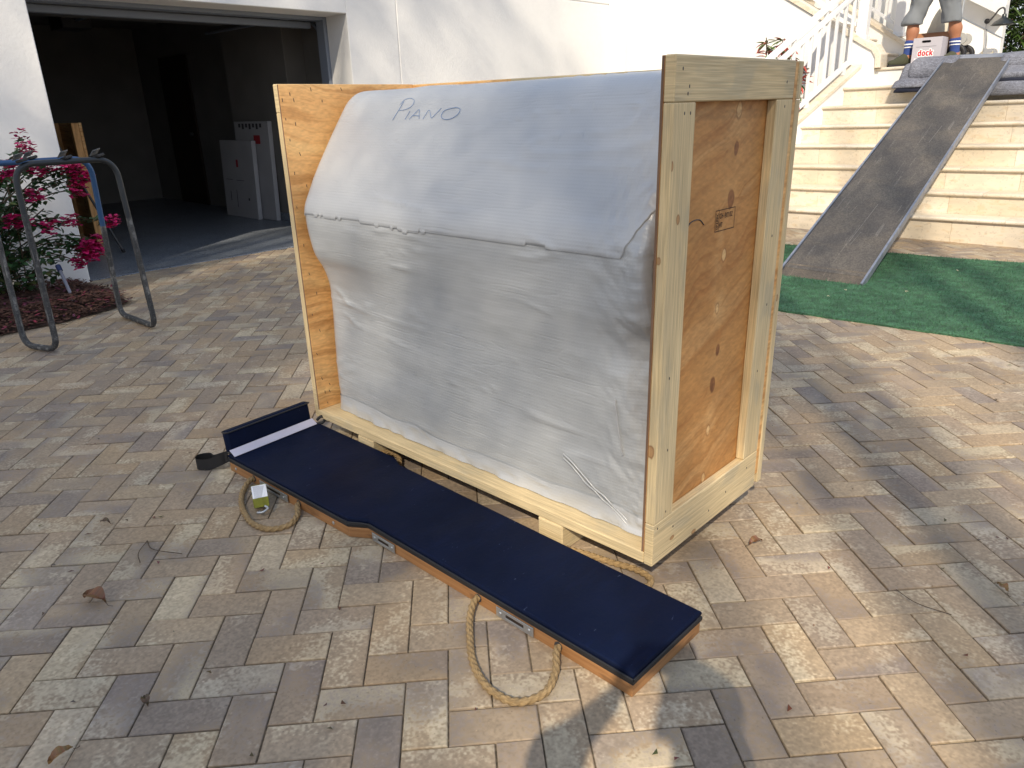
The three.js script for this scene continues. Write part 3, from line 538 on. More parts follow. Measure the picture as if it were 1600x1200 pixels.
  part('hook', tube([[0.088, 0.034, -0.01], [0.1, 0.03, -0.018], [0.112, 0.026, 0], [0.102, 0.022, 0.016], [0.09, 0.02, 0.008]], 0.004, 20, 6), M.galv, s);
  shade(s);
}
// ------------------------------------------------------------------ garage and its white wall (faces +x)
{
  const h = thing('garage', 'white stucco garage wing with its wide door open on a dark interior', 'garage', [GX, 0, 0]);
  const X = 0, B = -0.36;                            // outer and inner face
  const S = (x0, y0, z0, x1, y1, z1, n = 'wall', m = M.stucco) => part(n, uvm(bx(x0, y0, z0, x1, y1, z1, 0.006)), m, h);
  S(B, -0.1, -0.498, X, 5.4, 6);                     // pier left of the door
  S(B, 2.146, -3.288, X, 5.4, -0.4985);              // above the door
  S(B, -0.1, -3.905, X, 2.50, -3.2885);              // right of the door, up to the first joint
  S(B, 2.512, -3.905, X, 5.4, -3.2885);
  S(B, -0.1, -7.60, X, 2.50, -3.917);
  S(B, 2.512, -7.60, X, 5.4, -3.917);
  S(B, -0.1, -3.93, -0.012, 5.4, -3.9, 'joint_backing');
  S(B + 0.01, 2.49, -7.59, -0.012, 2.52, -3.29, 'joint_backing');
  // frame at the back of the reveal
  S(-0.50, 0, -3.37, B - 0.001, 2.2, -3.255, 'door_frame', M.frameGrey);
  S(-0.50, 2.115, -3.2545, B - 0.001, 2.2, -0.47, 'door_frame', M.frameGrey);
  S(-0.50, 0, -0.53, B - 0.001, 2.2, -0.4, 'door_frame', M.frameGrey);
  // rolled-up door hanging under the ceiling, its panels and tracks
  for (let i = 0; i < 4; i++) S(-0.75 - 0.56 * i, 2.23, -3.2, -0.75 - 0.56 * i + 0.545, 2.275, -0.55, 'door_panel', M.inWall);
  part('door_track', [pipe([[-0.47, 0.1, -3.31], [-0.47, 2.02, -3.31], [-0.80, 2.20, -3.31], [-3.0, 2.20, -3.31]], 0.018, 0.25, 6), pipe([[-0.47, 0.1, -0.5], [-0.47, 2.02, -0.5], [-0.80, 2.20, -0.5], [-3.0, 2.20, -0.5]], 0.018, 0.25, 6)], M.frameGrey, h);
  S(-0.66, 2.06, -3.25, -0.58, 2.12, -0.5, 'torsion_bar', M.frameGrey);
  // interior
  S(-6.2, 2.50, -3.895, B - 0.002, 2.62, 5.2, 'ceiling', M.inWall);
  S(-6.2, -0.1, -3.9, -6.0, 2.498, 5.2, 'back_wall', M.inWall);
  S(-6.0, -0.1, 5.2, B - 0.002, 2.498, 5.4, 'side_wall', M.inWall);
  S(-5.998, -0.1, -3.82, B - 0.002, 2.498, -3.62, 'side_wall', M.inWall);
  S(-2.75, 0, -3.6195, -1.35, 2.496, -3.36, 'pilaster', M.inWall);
  S(-2.752, 0, -3.3595, -1.348, 0.10, -3.348, 'skirting', M.epoxy);
  S(-5.2, 0, -3.6195, -4.3, 2.05, -3.59, 'inner_door', M.darkWood);
  const k = new THREE.SphereGeometry(0.03, 10, 8); k.translate(-4.42, 1.0, -3.56); part('door_knob', k, M.darkMetal, h);
  S(-4.0, 2.36, -2.2, -0.9, 2.42, -2.14, 'opener_rail', M.frameGrey); S(-4.4, 2.28, -2.33, -3.95, 2.46, -2.0, 'opener_motor', M.darkMetal);
  shade(h);
  const f = bx(GX - 6.0, -0.1, -3.62, GX - 0.02, 0.006, 5.2, 0.003); struct('garage_floor', uvm(f), M.epoxy);
}
// things standing in the garage
{
  const lean = (name, label, cat, x0, x1, hh, z, tilt, m, group) => { const o = thing(name, label, cat, [(x0 + x1) / 2, 0.007, z], 0); part('carton', bx(-(x1 - x0) / 2, 0, 0, (x1 - x0) / 2, hh, 0.055, 0.003, 1), m, o); o.rotation.x = -tilt; return o; };
  const cardW = std({ map: tex(256, 256, (u, v) => { const k = 0.95 + 0.08 * fb(u, v, 5, 5, 3, 201); return [168 * k, 168 * k, 170 * k]; }), roughness: 0.85 });
  const redP = std({ color: L(0.35, 0.02, 0.03), roughness: 0.7 }), ink = std({ color: L(0.05, 0.05, 0.055), roughness: 0.8 });
  const a = lean('flat_carton', 'tall flat white carton with grey drawings, rearmost of two leaning in the garage', 'carton', -8.36, -7.54, 1.16, -3.315, 0.04, cardW);
  part('red_print', bx(0.05, 0.90, 0.0552, 0.20, 1.0, 0.0565, 0.0003), redP, a);
  { const g = []; for (let i = 0; i < 7; i++) g.push(bx(-0.30 + i * 0.085, 1.09 - 0.02 * (i % 2), 0.0552, -0.25 + i * 0.085, 1.135, 0.0562, 0.0002)); part('dark_print', g, ink, a).userData.kind = 'stuff'; }
  const b = lean('flat_carton', 'flat white carton with a small red mark, front one of two leaning in the garage', 'carton', -8.66, -7.84, 0.94, -3.235, 0.05, cardW);
  part('red_print', bx(-0.03, 0.62, 0.0552, 0.02, 0.71, 0.0562, 0.0003), redP, b);
  part('dark_print', [bx(-0.25, 0.2, 0.0552, -0.235, 0.32, 0.056, 0.0002), bx(-0.09, 0.12, 0.0552, -0.078, 0.34, 0.056, 0.0002), bx(-0.06, 0.455, 0.0552, 0.14, 0.461, 0.056, 0.0002), bx(-0.33, 0.46, 0.0552, -0.16, 0.466, 0.056, 0.0002), bx(0.2, 0.22, 0.0552, 0.235, 0.25, 0.056, 0.0002)], ink, b).userData.kind = 'stuff';
  shade(a); shade(b);
  const p = thing('plywood_offcut', 'narrow orange plywood panel standing on edge inside the left garage jamb', 'panel', [-8.0, 0.007, -1.24]);
  part('board', uvm(bx(-0.34, 0, -0.075, 0.34, 1.21, -0.045, 0.003, 1)), M.plyIn, p); part('batten', bx(0.255, 0.001, -0.0445, 0.338, 1.208, 0.02, 0.003, 1), M.plyIn, p); part('batten', bx(-0.338, 0.001, -0.0445, -0.255, 1.208, 0.02, 0.003, 1), M.plyIn, p); shade(p);
  const q = thing('leaning_pole', 'thin dark pole leaning beside the orange panel in the garage', 'pole', [-6.9, 0.007, -1.2]); part('shaft', rod([-0.1, 1.2, 0.40], [0, 0, 0], 0.012), M.darkMetal, q); part('tip', rod([0, 0.0, 0], [0.002, 0.03, 0.01], 0.017), M.black, q); shade(q);
}
// ------------------------------------------------------------------ travertine stairs up to the landing
const SR = 0.1945, ST = 0.27, SZ = -6.11, LY = 8 * SR, XL = (z) => -2.42 - 0.42 * (z + 7.93), NY = (z) => SR * (1 + (SZ - z) / ST);
{
  const o = thing('staircase', 'broad travertine staircase with eight steps and rounded nosings climbing to the landing', 'staircase', [0, 0, 0]);
  const XR = 2.2, half = (x0, x1, y, z0, z1, m) => { // tread slab with a rounded nose at z1
    const s = new THREE.Shape(), r = 0.016, n = 8; s.moveTo(z0, y - 0.034); s.lineTo(z1 - r, y - 0.034); for (let i = 0; i <= n; i++) { const a = -Math.PI / 2 + Math.PI * i / n; s.lineTo(z1 - r + Math.cos(a) * r * 1.1, y - 0.017 + Math.sin(a) * 0.017); } s.lineTo(z0, y);
    const g = new THREE.ExtrudeGeometry(s, { depth: x1 - x0 - 0.003, bevelEnabled: false }); g.rotateY(-Math.PI / 2); g.translate(x1 - 0.0015, 0, 0); const q = uvm(g, 1); const uv = q.attributes.uv, a = rnd() * 5, b = rnd() * 5; for (let i = 0; i < uv.count; i++) uv.setXY(i, uv.getX(i) + a, uv.getY(i) + b); part('tread_stone', toCreasedNormals(q, 0.7), m, o);
  };
  for (let k = 1; k <= 8; k++) {
    const z = SZ - (k - 1) * ST, y = SR * k, xl = XL(z - 0.1) - (k === 8 ? 0 : 0.12);
    let x = xl, off = (k * 0.37) % 0.6;
    while (x < XR) { // riser tiles
      const x1 = Math.min(XR, x + (x === xl ? 0.25 + off : 0.61)); const g = bx(x + 0.0008, y - SR - (k === 1 ? 0.15 : 0.004), z - 0.05, x1 - 0.0008, y - 0.0345, z - 0.026 + rr(-0.0006, 0.0006), 0.0012); part('riser_stone', uvm(g), M.trav[Math.floor(rnd() * 3)], o); x = x1;
    }
    x = xl - 0.01; off = (k * 0.53) % 0.9; const zb = k === 8 ? -9.6 : z - ST - 0.02;
    if (k < 8) while (x < XR) { const x1 = Math.min(XR, x + (x < xl ? 0.5 + off : 0.92)); half(x, x1, y, zb, z, M.trav[Math.floor(rnd() * 3)]); x = x1; }
    else { // landing: a row of nosed stones and paving behind
      while (x < XR) { const x1 = Math.min(XR, x + (x < xl ? 0.5 + off : 0.92)); half(x, x1, y, z - 0.33, z, M.trav[Math.floor(rnd() * 3)]); x = x1; }
      for (let zz = z - 0.332; zz > -9.6; zz -= 0.46) for (let xx = -2.4; xx < XR; xx += 0.61) part('landing_stone', uvm(bx(xx, y - 0.034, zz - 0.457, xx + 0.607, y - 0.0004, zz, 0.0012)), M.trav[Math.floor(rnd() * 3)], o);
    }
  }
  part('core', uvm(bx(-2.35, -0.1, -9.6, XR, LY - 0.036, -8.02, 0.002)), M.stucco, o);
  level(shade(o));
}
// left stringer of the stairs with its stone cap
const along = (z0, z1, f, n) => { const r = []; for (let i = 0; i <= n; i++) r.push(f(lerp(z0, z1, i / n))); return r; };
function slab(z0, z1, xa, xb, ya, yb, n = 8) { // solid between x = XL + xa..xb and y = NY + ya..yb (or a number below 0 = ground) along the flight
  const T = new Tri(), yl = (z) => ya === null ? -0.1 : NY(z) + ya;
  for (let i = 0; i < n; i++) {
    const p = lerp(z0, z1, i / n), q = lerp(z0, z1, (i + 1) / n);
    const P = (z, b, t) => [XL(z) + (b ? xb : xa), t ? NY(z) + yb : yl(z), z];
    T.quad(P(p, 0, 1), P(p, 1, 1), P(q, 1, 1), P(q, 0, 1)); T.quad(P(p, 1, 0), P(q, 1, 0), P(q, 1, 1), P(p, 1, 1)); T.quad(P(p, 0, 0), P(p, 0, 1), P(q, 0, 1), P(q, 0, 0)); T.quad(P(p, 0, 0), P(q, 0, 0), P(q, 1, 0), P(p, 1, 0));
    if (i === 0) T.quad(P(p, 0, 0), P(p, 1, 0), P(p, 1, 1), P(p, 0, 1)); if (i === n - 1) T.quad(P(q, 0, 0), P(q, 0, 1), P(q, 1, 1), P(q, 1, 0));
  }
  return T.geo();
}
{
  const w = thing('stair_stringer', 'low white side wall with sloping travertine cap left of the lower flight', 'stair wall');
  part('wall', uvm(slab(-5.95, -7.96, -0.155, -0.002, null, 0.045)), M.stucco, w); part('cap', uvm(slab(-5.93, -7.95, -0.175, 0.012, 0.046, 0.085)), M.trav[0], w);
  level(shade(w));
  const r = thing('stair_railing', 'white painted railing with square balusters along the lower flight', 'railing');
  part('bottom_rail', slab(-6.15, -7.90, -0.105, -0.055, 0.145, 0.185), M.white, r);
  part('sub_rail', slab(-6.15, -8.02, -0.105, -0.055, 0.84, 0.885), M.white, r);
  part('hand_rail', slab(-6.10, -8.02, -0.115, -0.045, 0.965, 1.005), M.white, r);
  for (let i = 0; i < 16; i++) { const z = -6.25 - i * 0.108, x = XL(z) - 0.08, yn = NY(z); const g = bx(x - 0.016, yn + 0.17, z - 0.016, x + 0.016, yn + 0.86, z + 0.016, 0.002); part('baluster', g, M.white, r); }
  for (let i = 0; i < 5; i++) { const z = -6.3 - i * 0.4, x = XL(z) - 0.08; part('spacer', bx(x - 0.02, NY(z) + 0.87, z - 0.02, x + 0.02, NY(z) + 0.98, z + 0.02, 0.002), M.white, r); }
  for (let i = 0; i < 4; i++) { const z = -6.4 - i * 0.47, x = XL(z) - 0.08; part('foot_block', bx(x - 0.02, NY(z) + 0.07, z - 0.03, x + 0.02, NY(z) + 0.16, z + 0.03, 0.002), M.white, r); }
  level(shade(r));
}
// ------------------------------------------------------------------ upper flight turning left, its walls and railings
const UY = (x) => 1.80 + 0.62 * (-2.35 - x);           // top of the cap on the near wall
{
  const w = thing('upper_stair_wall', 'tall plain white wall with a sloping stone cap under the upper flight', 'wall');
  const T = new Tri(), zf = -7.97, zr = -8.14, XA = -2.27; const pr = [[GX + 0.01, -0.1], [XA, -0.1], [XA, 1.74], [-2.40, 1.80]]; let x = -2.4; while (x > GX + 0.02) { x = Math.max(GX + 0.01, x - 0.5); pr.push([x, UY(x) - 0.055]); }
  const sh = new THREE.Shape(pr.map(([a, b]) => new THREE.Vector2(a, b))); const g = new THREE.ExtrudeGeometry(sh, { depth: zf - zr, bevelEnabled: false }); g.translate(0, 0, zr); part('wall', uvm(g), M.stucco, w);
  part('corner_pier', uvm(bx(GX + 0.003, -0.1, -8.1, GX + 0.30, 5.4, -7.6)), M.stucco, w);
  const cp = new THREE.Shape([[GX + 0.31, UY(GX + 0.31) - 0.05], [-2.40, 1.79], [-2.31, 1.74], [-2.262, 1.66], [-2.258, LY + 0.002], [-2.205, LY + 0.002], [-2.21, 1.69], [-2.285, 1.80], [-2.40, 1.852], [GX + 0.31, UY(GX + 0.31) + 0.008]].map(([a, b]) => new THREE.Vector2(a, b)));
  const cg = new THREE.ExtrudeGeometry(cp, { depth: 0.21, bevelEnabled: true, bevelSize: 0.004, bevelThickness: 0.004, bevelSegments: 1 }); cg.translate(0, 0, -8.16); part('cap', uvm(cg), M.trav[1], w);
  level(shade(w));
  const s = thing('upper_steps', 'travertine steps of the upper flight rising left from the landing', 'steps');
  for (let k = 1; k <= 7; k++) { const x = -2.40 - (k - 1) * 0.28, y = LY + 0.19 * k; part('riser_stone', uvm(bx(x - 0.04, y - 0.19 - 0.003, -9.2, x - 0.022, y - 0.0345, -8.143)), M.trav[k % 3], s); part('tread_stone', uvm(bx(x - 0.33, y - 0.034, -9.2, x, y, -8.142, 0.012)), M.trav[(k + 1) % 3], s); part('riser_tile', uvm(bx(x - 0.0215, y - 0.15, -8.9, x - 0.0195, y - 0.06, -8.78, 0.001)), M.trav[2], s); }
  level(shade(s));
  const f = thing('far_stair_wall', 'white wall with stone cap along the far side of the upper flight', 'wall');
  const fy = (x) => 1.86 + 0.66 * (-2.33 - x); const fs = new THREE.Shape([[-5.6, 0], [-1.36, 0], [-1.36, 1.62], [-2.1, 1.66], [-2.33, fy(-2.33) - 0.05], [-5.6, fy(-5.6) - 0.05]].map(([a, b]) => new THREE.Vector2(a, b)));
  const fg = new THREE.ExtrudeGeometry(fs, { depth: 0.16, bevelEnabled: false }); fg.translate(0, 0, -9.38); part('wall', uvm(fg), M.stucco, f);
  const fc = new THREE.Shape([[-2.05, 1.665], [-2.33, fy(-2.33) - 0.048], [-5.6, fy(-5.6) - 0.048], [-5.6, fy(-5.6)], [-2.31, fy(-2.31) + 0.002], [-2.05, 1.71]].map(([a, b]) => new THREE.Vector2(a, b)));
  const fcg = new THREE.ExtrudeGeometry(fc, { depth: 0.20, bevelEnabled: true, bevelSize: 0.003, bevelThickness: 0.003, bevelSegments: 1 }); fcg.translate(0, 0, -9.395); part('cap', uvm(fcg), M.trav[0], f);
  level(shade(f));
  const rail = (name, label, z, y, n, x0, x1) => {
    const o = thing(name, label, 'railing'); const bar = (a, b, d) => { const q = new THREE.Shape([[x0, y(x0) + a], [x1, y(x1) + a], [x1, y(x1) + b], [x0, y(x0) + b]].map(([m, k]) => new THREE.Vector2(m, k))); const e = new THREE.ExtrudeGeometry(q, { depth: d, bevelEnabled: false }); e.translate(0, 0, z - d / 2); return e; };
    part('bottom_rail', bar(0.09, 0.13, 0.05), M.white, o); part('sub_rail', bar(0.80, 0.845, 0.05), M.white, o); part('hand_rail', bar(0.93, 0.97, 0.07), M.white, o);
    for (let i = 0; i < n; i++) { const x = lerp(x0, x1, (i + 0.5) / n); part('baluster', bx(x - 0.016, y(x) + 0.11, z - 0.016, x + 0.016, y(x) + 0.82, z + 0.016, 0.002), M.white, o); }
    return o;
  };
  const r1 = rail('upper_railing', 'white railing standing on the cap of the near upper stair wall', -8.06, UY, 22, -4.9, -2.53); level(shade(r1));
  const r2 = rail('upper_railing', 'white railing along the far side of the upper flight behind the newel', -9.30, fy, 18, -4.9, -2.55); level(shade(r2));
  const post = (label, x, z, y) => { const o = thing('newel_post', label, 'post', [x, y, z]); part('shaft', bx(-0.055, 0.03, -0.055, 0.055, 1.15, 0.055, 0.004), M.white, o); part('base', bx(-0.066, 0, -0.066, 0.066, 0.05, 0.066, 0.004), M.white, o); part('cap', bx(-0.075, 1.1505, -0.075, 0.075, 1.20, 0.075, 0.01), M.white, o); level(shade(o)); };
  post('white square newel post where the lower railing meets the upper flight', -2.475, -8.06, 1.853); post('white square newel post at the far side of the upper flight, left of the person', -2.47, -9.30, 1.945);
}
// white wall behind the landing with a sloping ledge
{
  const w = thing('landing_wall', 'white wall with a sloping ledge behind the landing and the wall lamp', 'wall');
  const sh = new THREE.Shape([[-6.2, 0], [-1.37, 0], [-1.43, 3.2], [-1.43, 5.4], [-6.2, 5.4]].map(([a, b]) => new THREE.Vector2(a, b))); const g = new THREE.ExtrudeGeometry(sh, { depth: 0.16, bevelEnabled: false }); g.translate(0, 0, -9.76); part('wall', uvm(g), M.stucco, w);
  const led = (y0, y1, d, n, m) => { const q = new THREE.Shape([[-1.86, 2.31 + y0], [-1.385, 2.04 + y0], [-1.385, 2.04 + y1], [-1.86, 2.31 + y1]].map(([a, b]) => new THREE.Vector2(a, b))); const e = new THREE.ExtrudeGeometry(q, { depth: d, bevelEnabled: true, bevelSize: 0.002, bevelThickness: 0.002, bevelSegments: 1 }); e.translate(0, 0, -9.598); part(n, uvm(e), m, w); };
  led(0.03, 0.16, 0.16, 'ledge', M.white); led(-0.196, -0.188, 0.004, 'trim_line', M.frameGrey);
  level(shade(w));
  const h = thing('house_back', 'white house wall far behind the stairs', 'house wall'); part('wall', uvm(bx(-12, -0.1, -12.3, -2.45, 7, -12, 0.01)), M.stucco, h); part('window', bx(-3.6, 2.3, -11.998, -2.9, 3.4, -11.97, 0.004), M.darkMetal, h); part('window_frame', [bx(-3.66, 2.24, -11.998, -2.84, 2.295, -11.95, 0.004), bx(-3.66, 3.405, -11.998, -2.84, 3.46, -11.95, 0.004)], M.white, h); level(shade(h));
}
// gooseneck lamp
{
  const o = thing('wall_lamp', 'black gooseneck barn lamp with a wide metal shade on the landing wall', 'lamp', [-1.58, 2.05, -9.596]);
  const c = new THREE.CylinderGeometry(0.028, 0.028, 0.02, 16); c.rotateX(Math.PI / 2); c.translate(0, 0, 0.01); part('mount', c, M.darkMetal, o);
  part('arm', tube([[0, 0, 0.02], [0.05, 0.005, 0.09], [0.10, 0.045, 0.16], [0.155, 0.095, 0.24], [0.205, 0.105, 0.30], [0.235, 0.075, 0.34], [0.24, 0.03, 0.35]], 0.0095, 40, 8), M.darkMetal, o);
  const P = [[0.016, 0.055], [0.022, 0.05], [0.024, 0.02], [0.05, 0.0], [0.085, -0.02], [0.115, -0.052], [0.122, -0.056], [0.122, -0.060], [0.112, -0.054], [0.08, -0.026], [0.045, -0.008], [0.015, 0.008]].map(([a, b]) => new THREE.Vector2(a, b));
  const l = new THREE.LatheGeometry(P, 32); l.translate(0.24, -0.02, 0.35); part('shade', l, std({ color: L(0.05, 0.055, 0.055), metalness: 0.7, roughness: 0.3 }), o);
  part('cable', tube([[0, -0.02, 0.012], [-0.004, -0.1, 0.012], [0.006, -0.2, 0.01], [0.012, -0.25, 0.012], [0.008, -0.45, 0.008]], 0.004, 24, 5), std({ color: L(0.5, 0.5, 0.5) }), o);
  level(shade(o));
}
// ------------------------------------------------------------------ turf mat, ramp, blankets
{
  const zb = (x) => -5.273 - 0.146 * (x + 1.022), zf = (x) => -2.975 - 0.059 * (x + 1.013) - 0.0;
  const x0 = -2.15, x1 = 3.6, t = thing('turf_mat', 'green artificial grass mat lying under the foot of the ramp', 'turf mat');
  const edge = (x, k) => 0.012 * n3(x * 3, k, 41) + 0.006 * n3(x * 14, k, 42);
  const at = (s, q) => { const x = lerp(x0, x1, q), z = lerp(zb(x) + edge(x, 1), zf(x) + edge(x, 5), s); return [x, 0.012 + 0.003 * n3(x * 1.5, z * 1.5, 43), z, x / 0.5, z / 0.5]; };
  part('mat', [mk(at, 40, 80), mk((s, q) => { const p = at(1, q); return [p[0], p[1] * (1 - s), p[2], p[0], s * 0.02]; }, 1, 80), mk((s, q) => { const p = at(s, 0); return [p[0], p[1] * (1 - q), p[2], s, q * 0.02]; }, 40, 1)].map(g => g.toNonIndexed()), M.turf, t);
  const bg = new THREE.BufferGeometry(); bg.setAttribute('position', new THREE.Float32BufferAttribute([-0.0012, 0, 0, 0.0012, 0, 0, 0.004, 0.013, 0.002], 3)); bg.computeVertexNormals();
  const N = 70000, im = new THREE.InstancedMesh(bg, M.blade, N), m4 = new THREE.Matrix4(), q4 = new THREE.Quaternion(), col = new THREE.Color();
  for (let i = 0; i < N; i++) { const p = at(rnd(), Math.pow(rnd(), 1.3)); q4.setFromEuler(new THREE.Euler(rr(-0.5, 0.5), rr(0, 6.28), rr(-0.5, 0.5))); const s = rr(0.8, 1.5); m4.compose(V(p[0], p[1] - 0.002, p[2]), q4, V(s * 1.6, s, s)); im.setMatrixAt(i, m4); const k = rr(0.6, 1.3); im.setColorAt(i, col.setRGB(0.055 * k, 0.155 * k, 0.08 * k)); }
  im.name = 'blades'; im.userData.kind = 'stuff'; t.add(im); shade(t);
  // wood shavings lying on the mat
  const sv = []; for (let i = 0; i < 9; i++) { const q = rr(0.2, 0.62), s = rr(0.25, 0.9), p = at(s, q), a = rr(0, 6.28), l = rr(0.006, 0.02); sv.push(tube([[p[0], p[1] + 0.012, p[2]], [p[0] + Math.cos(a) * l, p[1] + 0.016, p[2] + Math.sin(a) * l], [p[0] + Math.cos(a + 0.8) * l * 1.7, p[1] + 0.012, p[2] + Math.sin(a + 0.8) * l * 1.7]], 0.0016, 6, 4)); }
  const w = new THREE.Mesh(merge(sv), std({ color: L(0.55, 0.5, 0.36), roughness: 1 })); w.name = 'wood_shavings'; w.userData.kind = 'stuff'; tag(w, 'pale wood shavings scattered over the green mat', 'shavings'); scene.add(w); shade(w);
}
{
  const b = V(-1.116, 0.018, -3.915), e = V(-1.262, 1.602, -7.93), u = e.clone().sub(b), len = u.length(); u.normalize();
  const r = V(0.995, 0.002, -0.08); r.sub(u.clone().multiplyScalar(r.dot(u))).normalize(); const n = r.clone().cross(u).normalize();
  const o = thing('loading_ramp', 'long dark walk ramp with aluminium side rails resting on the stairs', 'ramp'); o.position.copy(b); o.quaternion.setFromRotationMatrix(new THREE.Matrix4().makeBasis(r, n, u.clone().negate()));
  const W = 0.29, dk = bx(-W, -0.02, -len, W, 0, -0.10, 0.002); { const p = dk.attributes.position, uv = dk.attributes.uv; for (let i = 0; i < p.count; i++) uv.setXY(i, p.getX(i) / 0.6 + 0.5, p.getZ(i) / 1.9); }
  part('deck', dk, M.rampDeck, o);
  const lip = mk((s, t) => [lerp(-W + 0.004, W - 0.004, t), lerp(0.001, -0.014, s), lerp(-0.16, 0.10, s), t, s * 0.3], 2, 2); part('foot_plate', [lip, bx(-W + 0.004, -0.022, -0.11, W - 0.004, -0.016, 0.1)].map(g => g.index ? g.toNonIndexed() : g), std({ map: M.rampDeck.map, color: L(1.3, 1.2, 1.05), roughness: 0.6, metalness: 0.2 }), o);
  for (const s of [-1, 1]) { const x = s * (W + 0.012); part('side_rail', [bx(x - 0.008, -0.045, -len, x + 0.008, 0.014, 0.0, 0.003), bx(x - s * 0.02 - 0.012, -0.05, -len + 0.01, x - s * 0.02 + 0.012, -0.0405, -0.02, 0.001)], M.alu, o); }
  for (let i = 0; i < 5; i++) { const g = new THREE.CylinderGeometry(0.008, 0.009, 0.004, 10); g.translate(-0.22 + i * 0.11, -0.0035, 0.02); part('rivet', g, M.darkMetal, o); }
  for (const [x0, z0, x1, z1, w] of [[0.03, -0.55, 0.045, -1.15, 0.0014], [0.05, -0.5, 0.065, -0.7, 0.001], [-0.11, -0.95, -0.1, -1.1, 0.001], [0.10, -2.3, 0.112, -2.65, 0.0016]]) part('scratch', rod([x0, 0.0004, z0], [x1, 0.0004, z1], w * 0.8, 5), M.scratch, o);
  const hk = bx(-W, -0.03, -len - 0.12, W, -0.004, -len - 0.001, 0.003); part('hook_plate', hk, M.alu, o); shade(o);
}
{
  // a folded blanket: layers, each a thick rounded ribbon lying over the step edge (side view [z, y])
  const layer = (pts, th, x0, x1, sd) => {
    const c = new THREE.CatmullRomCurve3(pts.map(([z, y]) => V(0, y, z)), false, 'centripetal'), n = 40, P = c.getSpacedPoints(n), m = 16;
    return mk((s, t) => { // ring around the section, t along x
      const a = s * 2 * Math.PI, k = (1 - Math.cos(a)) / 2, i = Math.min(n - 1, Math.floor(k * n)), f = k * n - i, p = P[i].clone().lerp(P[i + 1], f), d = P[i + 1].clone().sub(P[i]).normalize(), nn = V(0, -d.z, d.y).multiplyScalar(-Math.sign(Math.sin(a)) || 0);
      const e = Math.min(t, 1 - t) * (x1 - x0), rd = e < 0.05 ? Math.sqrt(Math.max(0, 1 - Math.pow(1 - e / 0.05, 2))) : 1, x = lerp(x0, x1, t), edge = Math.min(1, Math.sqrt(Math.max(0, 1 - Math.pow(2 * k - 1, 8))) + 0.0);
      const w = (th / 2) * edge * rd + 0.008 * n3(x * 7, p.y * 9 + p.z * 6, sd) * edge; p.addScaledVector(nn, w); return [x + 0.01 * n3(p.y * 8, p.z * 8, sd + 1), p.y, p.z, x, k];
    }, 48, 40);
  };
  const a = thing('moving_blanket', 'grey felt moving blanket bundled left of the ramp on the top step', 'blanket');
  part('roll', layer([[-8.04, LY + 0.028], [-7.95, LY + 0.02], [-7.86, LY - 0.03], [-7.83, LY - 0.10], [-7.84, LY - 0.15]], 0.10, -1.86, -1.40, 51), M.felt, a);
  part('fold', layer([[-8.0, LY + 0.01], [-7.87, LY - 0.04], [-7.80, LY - 0.16], [-7.66, LY - 0.185], [-7.60, LY - 0.23]], 0.055, -1.94, -1.42, 53), M.felt, a); part('binding', layer([[-7.74, LY - 0.225], [-7.62, LY - 0.25], [-7.585, LY - 0.275]], 0.03, -1.91, -1.45, 55), M.navyCloth, a); level(shade(a));
  const b = thing('moving_blanket', 'grey felt moving blankets folded in a stack right of the ramp on the top steps', 'blanket');
  part('fold', layer([[-8.2, LY + 0.03], [-8.0, LY + 0.03], [-7.88, LY - 0.01], [-7.84, LY - 0.08]], 0.07, -1.02, -0.30, 57), M.felt, b);
  part('fold', layer([[-7.90, LY - 0.05], [-7.82, LY - 0.12], [-7.74, LY - 0.155], [-7.66, LY - 0.165]], 0.075, -1.05, -0.25, 59), M.felt, b);
  part('fold', layer([[-7.75, LY - 0.22], [-7.60, LY - 0.235], [-7.56, LY - 0.29], [-7.555, LY - 0.345]], 0.05, -1.08, -0.2, 61), M.felt, b);
  part('binding', layer([[-7.72, LY - 0.195], [-7.63, LY - 0.2], [-7.59, LY - 0.215]], 0.02, -1.0, -0.68, 63), M.navyCloth, b); level(shade(b));
}
